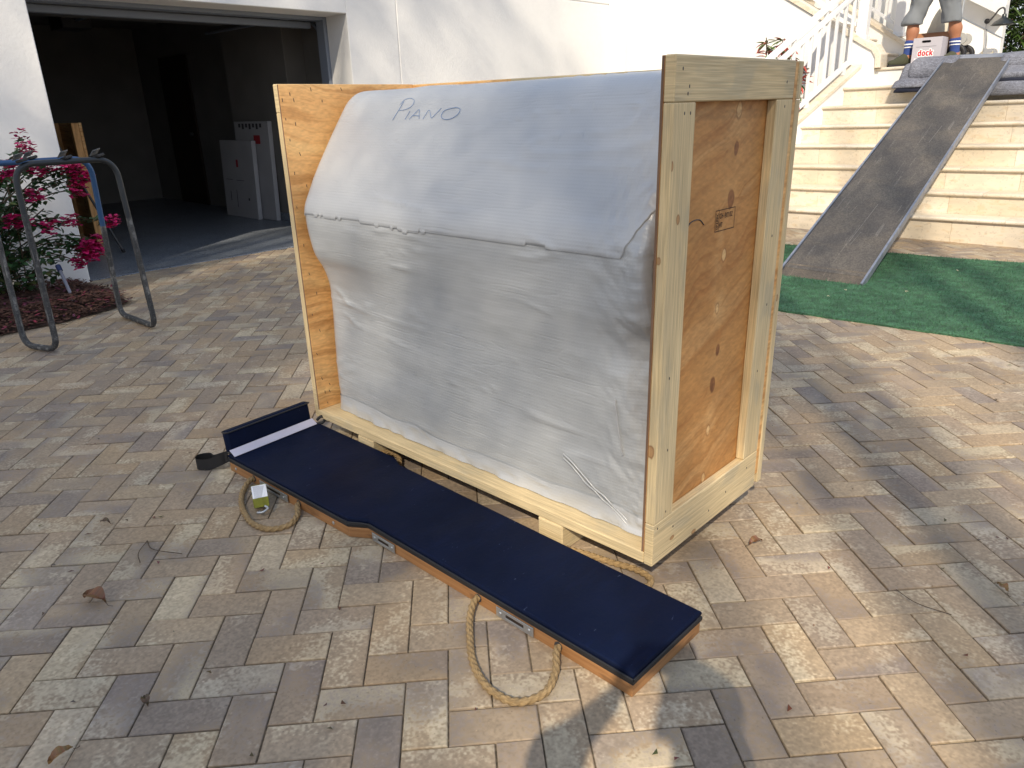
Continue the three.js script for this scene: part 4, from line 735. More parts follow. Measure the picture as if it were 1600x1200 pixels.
// ------------------------------------------------------------------ boxes, bag, hand truck on the landing
{
  const o = thing('carton', 'pale grey carton with red lettering and a hand hole between the legs of the person', 'carton', [-1.785, LY + 0.001, -8.21], 0.04);
  const w = 0.143, cm = std({ color: L(0.46, 0.44, 0.48), roughness: 0.8 }), sh = new THREE.Shape([[-w, 0], [w, 0], [w, 0.275], [-w, 0.275]].map(p => new THREE.Vector2(...p))), ho = new THREE.Path(); ho.absellipse(-0.045, 0.235, 0.012, 0.012, Math.PI / 2, Math.PI * 1.5, false); ho.absellipse(0.02, 0.235, 0.012, 0.012, -Math.PI / 2, Math.PI / 2, false); sh.holes.push(ho);
  const fr = new THREE.ExtrudeGeometry(sh, { depth: 0.004, bevelEnabled: false }); fr.translate(0, 0, 0.125); part('front', fr, cm, o); part('back', bx(-w, 0, -0.129, w, 0.275, -0.125, 0.001), cm, o); for (const s of [-1, 1]) part('side', bx(s * w - s * 0.004, 0, -0.1245, s * w, 0.275, 0.1245, 0.001), cm, o); part('top', bx(-w + 0.005, 0.26, -0.124, w - 0.005, 0.264, 0.124, 0.001), cm, o);
  const word = (txt, stroke, mat, z) => { const cv = document.createElement('canvas'); cv.width = 512; cv.height = 192; const x = cv.getContext('2d'); x.fillStyle = '#000'; x.fillRect(0, 0, 512, 192); x.font = 'bold 170px sans-serif'; x.textAlign = 'center'; x.lineJoin = 'round'; x.fillStyle = x.strokeStyle = '#fff'; x.lineWidth = stroke; if (stroke) x.strokeText(txt, 256, 150, 500); x.fillText(txt, 256, 150, 500); const t = new THREE.CanvasTexture(cv); const g = new THREE.PlaneGeometry(0.20, 0.09); g.translate(-0.01, 0.118, 0.1295 + z); part('lettering', g, std({ color: mat, alphaMap: t, transparent: true, roughness: 0.7 }), o); };
  word('dock', 44, L(0.85, 0.85, 0.85), 0.0004); word('dock', 6, L(0.55, 0.02, 0.03), 0.0014); part('print_line', bx(-0.11, 0.183, 0.1292, 0.09, 0.186, 0.1298, 0.0002), M.darkMetal, o); part('print_panel', bx(-0.115, 0.02, 0.1291, 0.105, 0.07, 0.1296, 0.0002), M.white, o);
  level(shade(o));
  const b = thing('carton', 'open brown cardboard carton behind the person holding a white sack', 'carton', [-1.85, LY + 0.001, -8.72], 0.05); const br = std({ map: tex(128, 128, (u, v) => { const k = 0.9 + 0.2 * fb(u, v, 4, 24, 3, 211); return [150 * k, 104 * k, 72 * k]; }), roughness: 0.9 });
  for (const [n, ...q] of [['front', -0.19, 0, 0.14, 0.19, 0.35, 0.145], ['back', -0.19, 0, -0.145, 0.19, 0.35, -0.14], ['side', -0.19, 0, -0.1395, -0.185, 0.35, 0.1395], ['side', 0.185, 0, -0.1395, 0.19, 0.35, 0.1395]]) part(n, bx(...q, 0.001), br, b); part('flap', [bx(-0.19, 0, 0, 0.19, 0.004, 0.13, 0.001)].map(g => { g.rotateX(0.9); g.translate(0, 0.35, 0.146); return g; }), br, b); level(shade(b));
  const s = thing('white_sack', 'crumpled cream cloth sack standing in the brown carton behind the person', 'sack', [-1.87, LY + 0.19, -8.71]);
  part('body', mk((u, v) => { const th = v * 2 * Math.PI, y = u * 0.46, r = Math.sqrt(Math.max(0, 1 - Math.pow(u, 3))) * (0.12 - 0.035 * u) * (1 + 0.12 * n3(Math.cos(th) * 2, Math.sin(th) * 2 + y * 6, 71)); return [Math.cos(th) * r * 1.1 + 0.05 * u * u, y, -Math.sin(th) * r * 0.8, v, u]; }, 30, 40), std({ color: L(0.62, 0.58, 0.48), roughness: 0.9, bumpMap: grit, bumpScale: 0.003 }), s); part('tie', tube([[0.04, 0.455, 0.01], [0.05, 0.48, 0.02], [0.07, 0.47, 0.03]], 0.004, 10, 5), M.velcro, s); level(shade(s));
  const t = thing('hand_truck', 'upright grey hand truck with black spoked wheels behind the person', 'hand truck', [-1.60, LY + 0.001, -8.52], 0.0);
  const alu = std({ color: L(0.55, 0.57, 0.58), metalness: 0.7, roughness: 0.35 }), hub = std({ color: L(0.22, 0.22, 0.22), roughness: 0.5, metalness: 0.3 });
  for (const z of [0, -0.36]) {
    const wh = new THREE.Group(); wh.name = 'wheel'; wh.position.set(0, 0.107, z); t.add(wh);
    const ty = new THREE.LatheGeometry([[0.068, -0.032], [0.09, -0.034], [0.104, -0.026], [0.107, 0], [0.104, 0.026], [0.09, 0.034], [0.068, 0.032]].map(p => new THREE.Vector2(...p)), 32); ty.rotateX(Math.PI / 2); part('tyre', ty, M.black, wh);
    const sp = [new THREE.CylinderGeometry(0.02, 0.02, 0.05, 14).rotateX(Math.PI / 2), new THREE.TorusGeometry(0.066, 0.007, 8, 28), new THREE.CylinderGeometry(0.066, 0.066, 0.012, 24).rotateX(Math.PI / 2).translate(0, 0, -0.012)]; for (let i = 0; i < 5; i++) { const g = bx(0.015, -0.013, 0.006, 0.064, 0.013, 0.022, 0.003); g.rotateZ(i * 2 * Math.PI / 5 + 0.3); sp.push(g); } part('rim', sp, hub, wh);
  }
  part('axle', rod([0, 0.107, 0.03], [0, 0.107, -0.39], 0.009), alu, t);
  for (const z of [-0.06, -0.3]) part('upright', pipe([[-0.09, 0.02, z], [-0.08, 0.3, z], [-0.07, 1.25, z]], 0.015, 0.1, 8), alu, t);
  for (const y of [0.25, 0.55, 0.85, 1.2]) part('cross_bar', rod([-0.08, y, -0.06], [-0.08, y, -0.3], 0.01), alu, t);
  part('toe_plate', bx(-0.30, 0.0, -0.34, -0.095, 0.008, -0.02, 0.002), alu, t); part('bracket', bx(-0.05, 0.32, -0.08, -0.02, 0.48, -0.03, 0.004), hub, t); part('strut', rod([0, 0.107, -0.06], [-0.075, 0.32, -0.06], 0.009), alu, t); part('strut', rod([0, 0.107, -0.3], [-0.075, 0.32, -0.3], 0.009), alu, t);
  for (const z of [-0.07, -0.29]) { const cs = new THREE.Group(); cs.name = 'caster'; cs.position.set(0.01, 0.265, z); t.add(cs); const w1 = new THREE.CylinderGeometry(0.062, 0.062, 0.026, 24).rotateX(Math.PI / 2); part('caster_wheel', w1, std({ color: L(0.42, 0.43, 0.42), roughness: 0.5 }), cs); part('caster_hub', new THREE.CylinderGeometry(0.022, 0.022, 0.034, 14).rotateX(Math.PI / 2), alu, cs); part('fork', [bx(-0.06, -0.01, 0.016, 0.01, 0.012, 0.02, 0.001), bx(-0.06, -0.01, -0.02, 0.01, 0.012, -0.016, 0.001)], alu, cs); }
  level(shade(t));
  const k = thing('paper_sack', 'crumpled beige paper sack by the foot of the landing wall', 'sack', [-1.45, LY + 0.001, -9.25]); part('body', mk((u, v) => { const th = v * 2 * Math.PI, sq = 1 / Math.max(Math.abs(Math.cos(th)), Math.abs(Math.sin(th))); const r = 0.085 * Math.min(sq, 1.25) * (1 - 0.35 * u) * (1 + 0.1 * n3(Math.cos(th) * 3, u * 5, 75)); return [Math.cos(th) * r, u * 0.12 + (u > 0.85 ? 0.03 * Math.max(0, Math.cos(th * 2)) : 0), Math.sin(th) * r * 0.8, v, u]; }, 14, 36), std({ color: L(0.50, 0.45, 0.32), roughness: 0.95 }), k); level(shade(k));
  const lb = thing('small_box', 'small pale blue box on the landing next to the beige sack', 'box', [-1.30, LY + 0.001, -9.3]); part('body', bx(-0.06, 0, -0.05, 0.06, 0.055, 0.05, 0.004), std({ color: L(0.45, 0.58, 0.72), roughness: 0.6 }), lb); part('lid', bx(-0.064, 0.0552, -0.054, 0.064, 0.072, 0.054, 0.004), std({ color: L(0.55, 0.66, 0.78), roughness: 0.6 }), lb); level(shade(lb));
}
// ------------------------------------------------------------------ bent-pipe stand at left
{
  const o = thing('pipe_stand', 'bent steel pipe stand with plaster-splashed legs and a blue top bar before the flowers', 'pipe stand', [-4.0, 0, 0.05]);
  const q = (P) => P.map(([x, y, z]) => [x + 4.0, y, z - 0.05]), r = 0.0165;
  const f1 = [-3.775, 0.022, 0.33], f2 = [-3.80, 0.022, -0.235], b1 = [-4.03, 0.022, 0.43], b2 = [-4.33, 0.022, -0.22], t1 = [-3.87, 1.035, 0.30], t2 = [-3.87, 1.035, -0.22], u1 = [-4.25, 1.03, 0.37], u2 = [-4.25, 1.03, -0.21];
  const mixp = (a, b, k) => a.map((v, i) => lerp(v, b[i], k));
  part('top_bar', pipe(q([mixp(f1, t1, 0.74), t1, t2, mixp(f2, t2, 0.66)]), r, 0.11, 12), M.pipeDark, o);
  part('top_bar', pipe(q([mixp(b1, u1, 0.6), u1, u2, mixp(b2, u2, 0.58)]), r, 0.11, 12), M.pipeBlue, o, 'blue painted top bar');
  part('leg_loop', uvm(pipe(q([mixp(f1, t1, 0.745), f1, b1, mixp(b1, u1, 0.605)]), r * 1.04, 0.08, 12), 3), M.pipePaint, o);
  part('leg_loop', uvm(pipe(q([mixp(f2, t2, 0.665), f2, b2, mixp(b2, u2, 0.585)]), r * 1.04, 0.08, 12), 3), M.pipePaint, o);
  for (const [x, y, z] of [[-3.87, 1.057, 0.25], [-3.87, 1.057, 0.03], [-3.87, 1.057, -0.14], [-4.25, 1.052, 0.10]]) { const c = new THREE.Group(); c.name = 'clip'; c.position.set(x + 4, y, z - 0.05); c.rotation.set(0.2, 0.5, 0.1); o.add(c); part('clip_body', bx(-0.022, -0.010, -0.026, 0.022, 0.006, 0.026, 0.004), M.black, c); const fl = bx(-0.024, 0, -0.03, 0.024, 0.004, 0.03, 0.002); fl.rotateZ(0.55); fl.translate(-0.012, 0.02, 0.0); part('clip_flap', fl, std({ color: L(0.12, 0.14, 0.16), roughness: 0.25 }), c); }
  shade(o);
}
// ------------------------------------------------------------------ planting bed
function leafAt(pos, dir, size, width, col, out, fold = 1) { // a folded pointed leaf with vertex colour
  const d = V(...dir).normalize(), up = V(rr(-0.5, 0.5), 1, rr(-0.5, 0.5)), s = d.clone().cross(up).normalize(), n = s.clone().cross(d).normalize(), P = V(...pos);
  const p = (a, b, c) => P.clone().addScaledVector(s, a * width).addScaledVector(n, c * size * fold).addScaledVector(d, b * size).toArray();
  const A = p(0, 0, 0), B = p(0.42, 0.35, 0.08), C = p(0.34, 0.68, 0.05), D = p(0, 1, -0.06), E = p(-0.34, 0.68, 0.05), F = p(-0.42, 0.35, 0.08), K = p(0, 0.5, 0);
  for (const t of [[A, B, K], [B, C, K], [C, D, K], [D, E, K], [E, F, K], [F, A, K]]) out.tri(...t, null, null, null, col);
}
{
  const bed = [[-4.477, 0.9], [-4.47, 0.454], [-4.48, 0.089], [-4.58, -0.25], [-4.70, -0.41], [-5.1, -0.45], [-5.42, -0.43], [-5.73, -0.40], [-5.729, 1.6], [-4.5, 1.6]];
  const T = new Tri(); const col = () => { const k = rr(0.5, 1.4); return rnd() < 0.08 ? [0.20 * k, 0.03, 0.06] : [0.085 * k, 0.036 * k, 0.022 * k]; };
  const inB = (x, z) => { let c = false; for (let i = 0, j = bed.length - 1; i < bed.length; j = i++) { const [a, b] = bed[i], [d, e] = bed[j]; if ((b > z) !== (e > z) && x < (d - a) * (z - b) / (e - b) + a) c = !c; } return c; };
  for (let i = 0; i < 9000; i++) { const x = rr(-5.75, -4.40), z = rr(-0.5, 1.1); const jx = x + rr(-0.05, 0.05), jz = z + rr(-0.05, 0.05); if (!inB(jx, jz)) continue; const hgt = 0.05 * ss(-4.45, -4.8, x) * ss(-0.45, -0.2, z); const a = rr(0, 6.28), l = rr(0.015, 0.06), w = rr(0.003, 0.009), y = 0.012 + hgt + rr(0, 0.02), dy = rr(-0.008, 0.012), c = col(); const dx = Math.cos(a) * l, dz = Math.sin(a) * l, ex = -Math.sin(a) * w, ez = Math.cos(a) * w; T.quad([x - ex, y, z - ez], [x + ex, y + 0.002, z + ez], [x + dx + ex, y + dy, z + dz + ez], [x + dx - ex, y + dy, z + dz - ez], null, null, null, null, c); }
  const sh = new THREE.Shape(bed.map(([x, z]) => new THREE.Vector2(x, -z))); const bg = new THREE.ShapeGeometry(sh); bg.rotateX(-Math.PI / 2); bg.translate(0, 0.008, 0);
  const soil = struct('planting_bed', bg, std({ color: L(0.045, 0.024, 0.016), roughness: 1 }));
  const mu = new THREE.Mesh(T.geo(), M.mulch); mu.name = 'mulch'; mu.userData.kind = 'stuff'; tag(mu, 'dark red-brown bark mulch and fallen petals in the bed by the garage', 'mulch'); scene.add(mu); shade(mu);
  // bougainvillea against the pier
  const o = thing('bougainvillea', 'dark green bougainvillea with magenta flowers climbing the white garage pier', 'shrub', [-5.45, 0, 0.15]);
  const F = new Tri(), st = [], q = (p) => [p[0] + 5.45, p[1], p[2] - 0.15];
  const bend = (a, b, k, n = 6) => { const r = []; for (let i = 0; i <= n; i++) { const t = i / n; r.push([lerp(a[0], b[0], t) + k[0] * Math.sin(t * Math.PI), lerp(a[1], b[1], t) + k[1] * Math.sin(t * Math.PI), lerp(a[2], b[2], t) + k[2] * Math.sin(t * Math.PI)]); } return r; };
  const twigs = [];
  for (let i = 0; i < 60; i++) { const tip = [rr(-5.62, -5.05), rr(0.15, 0.98), rr(-0.22, 1.1)]; if (tip[2] < 0 && tip[1] > 0.85) tip[1] -= 0.25; twigs.push(bend([-5.5 + rr(-0.06, 0.06), 0.03, 0.1 + rr(-0.1, 0.55)], tip, [rr(0, 0.12), 0.08, rr(-0.08, 0.08)])); }
  const fl = [[0.97, -0.01], [0.93, -0.14], [0.96, -0.23], [0.92, -0.40], [0.87, -0.43], [0.77, -0.38], [0.77, -0.10], [0.61, 0.07], [0.54, -0.15], [0.57, -0.29], [0.41, -0.43], [0.35, -0.32], [0.26, -0.28], [0.53, -0.56], [1.08, -0.12], [0.93, -0.34], [0.30, -0.36], [0.33, -0.40], [0.84, -0.41], [0.38, -0.38], [0.90, 0.05], [0.60, 0.0]];
  for (const [y, z] of fl) twigs.push(bend([-5.45, 0.10 + y * 0.5, 0.15 + z * 0.2], [-5.15, y, z], [0.05, 0.10, 0], 7));
  twigs.push(bend([-5.5, 0.7, -0.02], [-5.40, 1.15, -0.16], [0, 0.02, 0]));
  for (const w of twigs) { st.push(tube(w.map(q), 0.0045, 14, 5)); const c = new THREE.CatmullRomCurve3(w.map(p => V(...p))); const n = Math.round(c.getLength() * 70); for (let i = 0; i < n; i++) { const k = Math.pow(rr(0.10, 1), 0.8), p = c.getPointAt(Math.min(1, k)), a = rr(0, 6.28), g = rr(0.65, 1.5), warm = rnd() < 0.12; leafAt(q([p.x + rr(-0.025, 0.025), p.y + rr(-0.025, 0.025), p.z + rr(-0.025, 0.025)]), [Math.cos(a) + 0.5, rr(-0.8, 0.35), Math.sin(a)], rr(0.035, 0.07), rr(0.03, 0.052), warm ? [0.09 * g, 0.11 * g, 0.03 * g] : [0.028 * g, 0.072 * g, 0.022 * g], F); } }
  part('stem', st, M.bark, o); part('foliage', F.geo(), M.leaf, o).userData.kind = 'stuff';
  const bloom = (y, z, x = -5.15, big = 1) => { const B = new Tri(); for (let i = 0; i < 30 * big; i++) { const c = q([x + rr(-0.035, 0.04), y + rr(-0.045, 0.035), z + rr(-0.05, 0.05)]), g = rr(0.6, 1.4); for (let k = 0; k < 3; k++) leafAt(c, [Math.cos(k * 2.1 + i) , rr(-0.3, 0.7), Math.sin(k * 2.1 + i)], rr(0.026, 0.04), rr(0.026, 0.036), [0.50 * g, 0.014 * g, 0.12 * g], B); } part('flower_cluster', B.geo(), M.leaf, o); };
  for (const [y, z] of fl) bloom(y, z); bloom(0.33, -0.345, -5.13, 1.6); bloom(0.86, -0.42, -5.14, 1.4); bloom(1.16, -0.165, -5.40, 0.3);
  shade(o);
  const ir = thing('irrigation_riser', 'slim grey irrigation pipe with a dark head leaning in the mulch by the flowers', 'irrigation pipe', [-5.0, 0.02, -0.143]); part('pipe', rod([0, 0, 0], [-0.17, 0.20, -0.005], 0.012), std({ color: L(0.22, 0.22, 0.26), roughness: 0.5 }), ir); part('head', rod([-0.17, 0.20, -0.005], [-0.20, 0.235, -0.005], 0.019), std({ color: L(0.03, 0.05, 0.14), roughness: 0.5 }), ir); shade(ir);
}
// red-leaved plant behind the stair railing, and the leaf that shows over the crate
{
  const poin = (name, label, pos, hgt, n, red) => {
    const o = thing(name, label, 'plant', pos), st = [], F = new Tri(), R = new Tri();
    for (let i = 0; i < n; i++) { const a = i * 2.4, tip = [Math.cos(a) * 0.16 * rr(0.3, 1.2), hgt * rr(0.78, 1), Math.sin(a) * 0.16 * rr(0.3, 1.2)], w = [[tip[0] * 0.1, 0, tip[2] * 0.1], [tip[0] * 0.4, hgt * 0.5, tip[2] * 0.4], tip]; st.push(tube(w, 0.006, 10, 5)); const c = new THREE.CatmullRomCurve3(w.map(p => V(...p)));
      for (let k = 0; k < 46; k++) { const p = c.getPointAt(1 - 0.28 * Math.pow(rnd(), 1.4)), b = rr(0, 6.28), g = rr(0.7, 1.4), isR = red && rnd() < 0.62; leafAt([p.x, p.y, p.z], [Math.cos(b), rr(-1.1, 0.5), Math.sin(b)], rr(0.09, 0.17), rr(0.03, 0.05), isR ? [0.36 * g, 0.05 * g, 0.035 * g] : [0.07 * g, 0.13 * g, 0.02 * g], isR ? R : F); } }
    part('stem', st, M.bark, o); part('foliage', F.geo(), M.leaf, o).userData.kind = 'stuff'; if (red) part('red_leaves', R.geo(), M.leaf, o).userData.kind = 'stuff'; level(shade(o)); return o;
  };
  poin('red_plant', 'tall plant with red and green leaves between the white wall and stair railing', [-3.20, 0, -7.5], 1.98, 6, true);
  poin('red_plant', 'lower red-leaved plant close behind the balusters beside the crate top', [-2.98, 0, -7.3], 1.62, 5, true);
  poin('green_plant', 'plant whose single green leaf tip shows over the back of the crate', [-5.2, 0, -5.9], 1.66, 2, false);
}
// ------------------------------------------------------------------ fallen leaves and twigs on the pavers
{
  const dry = [[0.16, 0.075, 0.03], [0.22, 0.12, 0.04], [0.10, 0.06, 0.03]];
  const big = [[-1.13, 1.035, 0.085, 'curled brown dry leaf on the pavers left of the board'], [-0.617, 1.277, 0.05, 'brown dry leaf at the bottom left corner of the pavers'], [-0.638, 1.094, 0.035, 'small dark dry leaf on pavers near the bottom left'], [0.106, -0.408, 0.05, 'small dark leaf just right of the crate foot'], [0.702, -0.629, 0.04, 'dry leaf on the sunlit pavers far right'], [-1.55, 0.86, 0.035, 'small dark leaf on pavers left of the strap loop']];
  big.forEach(([x, z, s, lab], i) => { const T = new Tri(), c = dry[i % 3]; const o = thing('fallen_leaf', lab, 'leaf', [x, 0.006, z], i * 1.3 + 0.4); for (let k = 0; k < 10; k++) { const a = k / 10, b = (k + 1) / 10, w = (t) => Math.sin(t * Math.PI) * 0.28 * s, y = (t) => 0.004 + 0.018 * Math.sin(t * 3.1) * s / 0.08; for (const e of [-1, 1]) { const P = (t, f) => [(t - 0.5) * s, y(t) + Math.abs(f) * 0.14 * s + 0.004 * n3(t * 9, f * 3, i), f * w(t)]; T.quad(P(a, 0), P(b, 0), P(b, e), P(a, e), null, null, null, null, c.map(v => v * rr(0.8, 1.2))); } } part('blade', T.geo(), M.leaf, o); part('leaf_stalk', tube([[s * 0.5, 0.004, 0], [s * 0.62, 0.003, 0.004], [s * 0.75, 0.001, 0]], 0.001, 6, 4), M.bark, o); shade(o); });
  const tw = thing('twig', 'thin forked dry twig on pavers left of the rope handle', 'twig', [-1.25, 0.004, 0.79]); part('stem', [tube([[-0.09, 0.001, 0.02], [-0.02, 0.004, 0.03], [0.07, 0.002, -0.02]], 0.0016, 12, 4), tube([[-0.09, 0.001, 0.02], [-0.03, 0.006, 0.07], [0.02, 0.002, 0.085]], 0.0014, 12, 4)], M.bark, tw); shade(tw);
  const tw2 = thing('twig', 'thin curved dry twig on sunlit pavers at the right', 'twig', [0.55, 0.004, -0.45]); part('stem', tube([[-0.06, 0.001, 0.0], [0.0, 0.004, 0.03], [0.08, 0.002, 0.02]], 0.0013, 12, 4), M.bark, tw2); shade(tw2);
  const T = new Tri(); for (let i = 0; i < 520; i++) { const x = rr(-4.4, 2.2), z = rr(-4.5, 1.3); if (x > -1.7 && x < 0.2 && z > -0.65 && z < 0.4) continue; const s = rr(0.003, 0.011), a = rr(0, 6.28), c = dry[i % 3].map(v => v * rr(0.25, 0.9)); T.tri([x, 0.005, z], [x + Math.cos(a) * s * 2, 0.007, z + Math.sin(a) * s * 2], [x + Math.cos(a + 0.7) * s * 1.4, 0.006, z + Math.sin(a + 0.7) * s * 1.4], null, null, null, c); }
  const m = new THREE.Mesh(T.geo(), M.leaf); m.name = 'leaf_litter'; m.userData.kind = 'stuff'; tag(m, 'tiny crumbs of dry leaf scattered over the pavers', 'leaf litter'); scene.add(m); shade(m);
}
// ------------------------------------------------------------------ people: one smooth skin over tapered bones
function field(bones, k) { // bones [ax,ay,az, bx,by,bz, ra, rb]
  const B = bones.map(b => { const d = [b[3] - b[0], b[4] - b[1], b[5] - b[2]]; return [...b, ...d, d[0] * d[0] + d[1] * d[1] + d[2] * d[2] || 1e-9]; });
  return (x, y, z) => { let s = 0, m = 1e9; const D = []; for (const b of B) { const px = x - b[0], py = y - b[1], pz = z - b[2], t = clamp((px * b[8] + py * b[9] + pz * b[10]) / b[11]); const d = Math.hypot(px - t * b[8], py - t * b[9], pz - t * b[10]) - lerp(b[6], b[7], t); if (d < m) m = d; D.push(d); } for (const d of D) { const e = (d - m) / k; if (e < 12) s += Math.exp(-e); } return m - k * Math.log(s); };
}
function skin(bones, k, cell, cut) { // naive surface nets; cut(x,y,z) > 0 removes
  const lo = [1e9, 1e9, 1e9], hi = [-1e9, -1e9, -1e9];
  for (const b of bones) for (let i = 0; i < 3; i++) { const r = Math.max(b[6], b[7]) + k * 2 + cell * 2; lo[i] = Math.min(lo[i], b[i] - r, b[i + 3] - r); hi[i] = Math.max(hi[i], b[i] + r, b[i + 3] + r); }
  const N = [0, 1, 2].map(i => Math.ceil((hi[i] - lo[i]) / cell) + 1), f0 = field(bones, k), f = cut ? (x, y, z) => Math.max(f0(x, y, z), cut(x, y, z)) : f0;
  const v = new Float32Array(N[0] * N[1] * N[2]), at = (i, j, l) => (i * N[1] + j) * N[2] + l;
  // skip far cells: coarse test every 4
  v.fill(1); const st = 4, far = cell * 4 * 1.8;
  for (let i = 0; i < N[0]; i += st) for (let j = 0; j < N[1]; j += st) for (let l = 0; l < N[2]; l += st) {
    const c = f(lo[0] + (i + 1.5) * cell, lo[1] + (j + 1.5) * cell, lo[2] + (l + 1.5) * cell); const skip = Math.abs(c) > far + k;
    for (let a = i; a < Math.min(N[0], i + st); a++) for (let b = j; b < Math.min(N[1], j + st); b++) for (let d = l; d < Math.min(N[2], l + st); d++) v[at(a, b, d)] = skip ? c : f(lo[0] + a * cell, lo[1] + b * cell, lo[2] + d * cell);
  }
  const vid = new Int32Array(v.length).fill(-1), pos = [], idx = [];
  for (let i = 0; i < N[0] - 1; i++) for (let j = 0; j < N[1] - 1; j++) for (let l = 0; l < N[2] - 1; l++) {
    let mask = 0, cx = 0, cy = 0, cz = 0, n = 0; const c = []; for (let q = 0; q < 8; q++) { const w = v[at(i + (q & 1), j + ((q >> 1) & 1), l + (q >> 2))]; c.push(w); if (w < 0) mask |= 1 << q; }
    if (mask === 0 || mask === 255) continue;
    for (let a = 0; a < 8; a++) for (const bit of [1, 2, 4]) { const b = a | bit; if (b === a) continue; if ((c[a] < 0) === (c[b] < 0)) continue; const t = c[a] / (c[a] - c[b]); cx += (a & 1) + (bit === 1 ? t : 0); cy += ((a >> 1) & 1) + (bit === 2 ? t : 0); cz += (a >> 2) + (bit === 4 ? t : 0); n++; }
    vid[at(i, j, l)] = pos.length / 3; pos.push(lo[0] + (i + cx / n) * cell, lo[1] + (j + cy / n) * cell, lo[2] + (l + cz / n) * cell);
  }
  for (let i = 1; i < N[0] - 1; i++) for (let j = 1; j < N[1] - 1; j++) for (let l = 1; l < N[2] - 1; l++) {
    const s = v[at(i, j, l)] < 0;
    const qd = (a, b, c, d, flip) => { if (a < 0 || b < 0 || c < 0 || d < 0) return; if (flip) idx.push(a, c, b, a, d, c); else idx.push(a, b, c, a, c, d); };
    if (s !== (v[at(i + 1, j, l)] < 0)) qd(vid[at(i, j - 1, l - 1)], vid[at(i, j, l - 1)], vid[at(i, j, l)], vid[at(i, j - 1, l)], !s);
    if (s !== (v[at(i, j + 1, l)] < 0)) qd(vid[at(i - 1, j, l - 1)], vid[at(i - 1, j, l)], vid[at(i, j, l)], vid[at(i, j, l - 1)], !s);
    if (s !== (v[at(i, j, l + 1)] < 0)) qd(vid[at(i - 1, j - 1, l)], vid[at(i, j - 1, l)], vid[at(i, j, l)], vid[at(i - 1, j, l)], !s);
  }
  const g = new THREE.BufferGeometry(); g.setAttribute('position', new THREE.Float32BufferAttribute(pos, 3)); g.setIndex(idx); g.computeVertexNormals(); return g;
}
const bone = (a, b, ra, rb = ra) => [...a, ...b, ra, rb];
function handBones(w, dir, nrm, side, curl) { // wrist, finger direction, back-of-hand normal, thumb side (+1/-1)
  const d = V(...dir).normalize(), n = V(...nrm); n.sub(d.clone().multiplyScalar(n.dot(d))).normalize(); const s = d.clone().cross(n).multiplyScalar(side), W = V(...w), out = [];
  const P = (a, b, c) => W.clone().addScaledVector(d, a).addScaledVector(s, b).addScaledVector(n, c);
  for (let i = 0; i < 4; i++) { const b = 0.028 - i * 0.0185, L0 = [0.040, 0.045, 0.042, 0.033][i], root = P(0.088 - Math.abs(i - 1) * 0.004, b, 0); out.push(bone(P(0.012, b * 0.55, 0).toArray(), root.toArray(), 0.013, 0.011)); let q = root, a = curl * 0.4; for (let j = 0; j < 3; j++) { const l = L0 * [1, 0.65, 0.5][j]; const e = q.clone().addScaledVector(d, Math.cos(a) * l).addScaledVector(n, -Math.sin(a) * l); out.push(bone(q.toArray(), e.toArray(), 0.0095 - j * 0.0008, 0.0088 - j * 0.0008)); q = e; a += curl * 0.75; } }
  const t0 = P(0.025, 0.028, -0.006), t1 = P(0.058, 0.056, -0.018), t2 = P(0.090, 0.062, -0.028 - 0.012 * curl); out.push(bone(t0.toArray(), t1.toArray(), 0.014, 0.0115), bone(t1.toArray(), t2.toArray(), 0.0105, 0.0085)); return out;
}
const SKINM = (r, g, b) => new THREE.MeshPhysicalMaterial({ color: L(r, g, b), roughness: 0.55 });
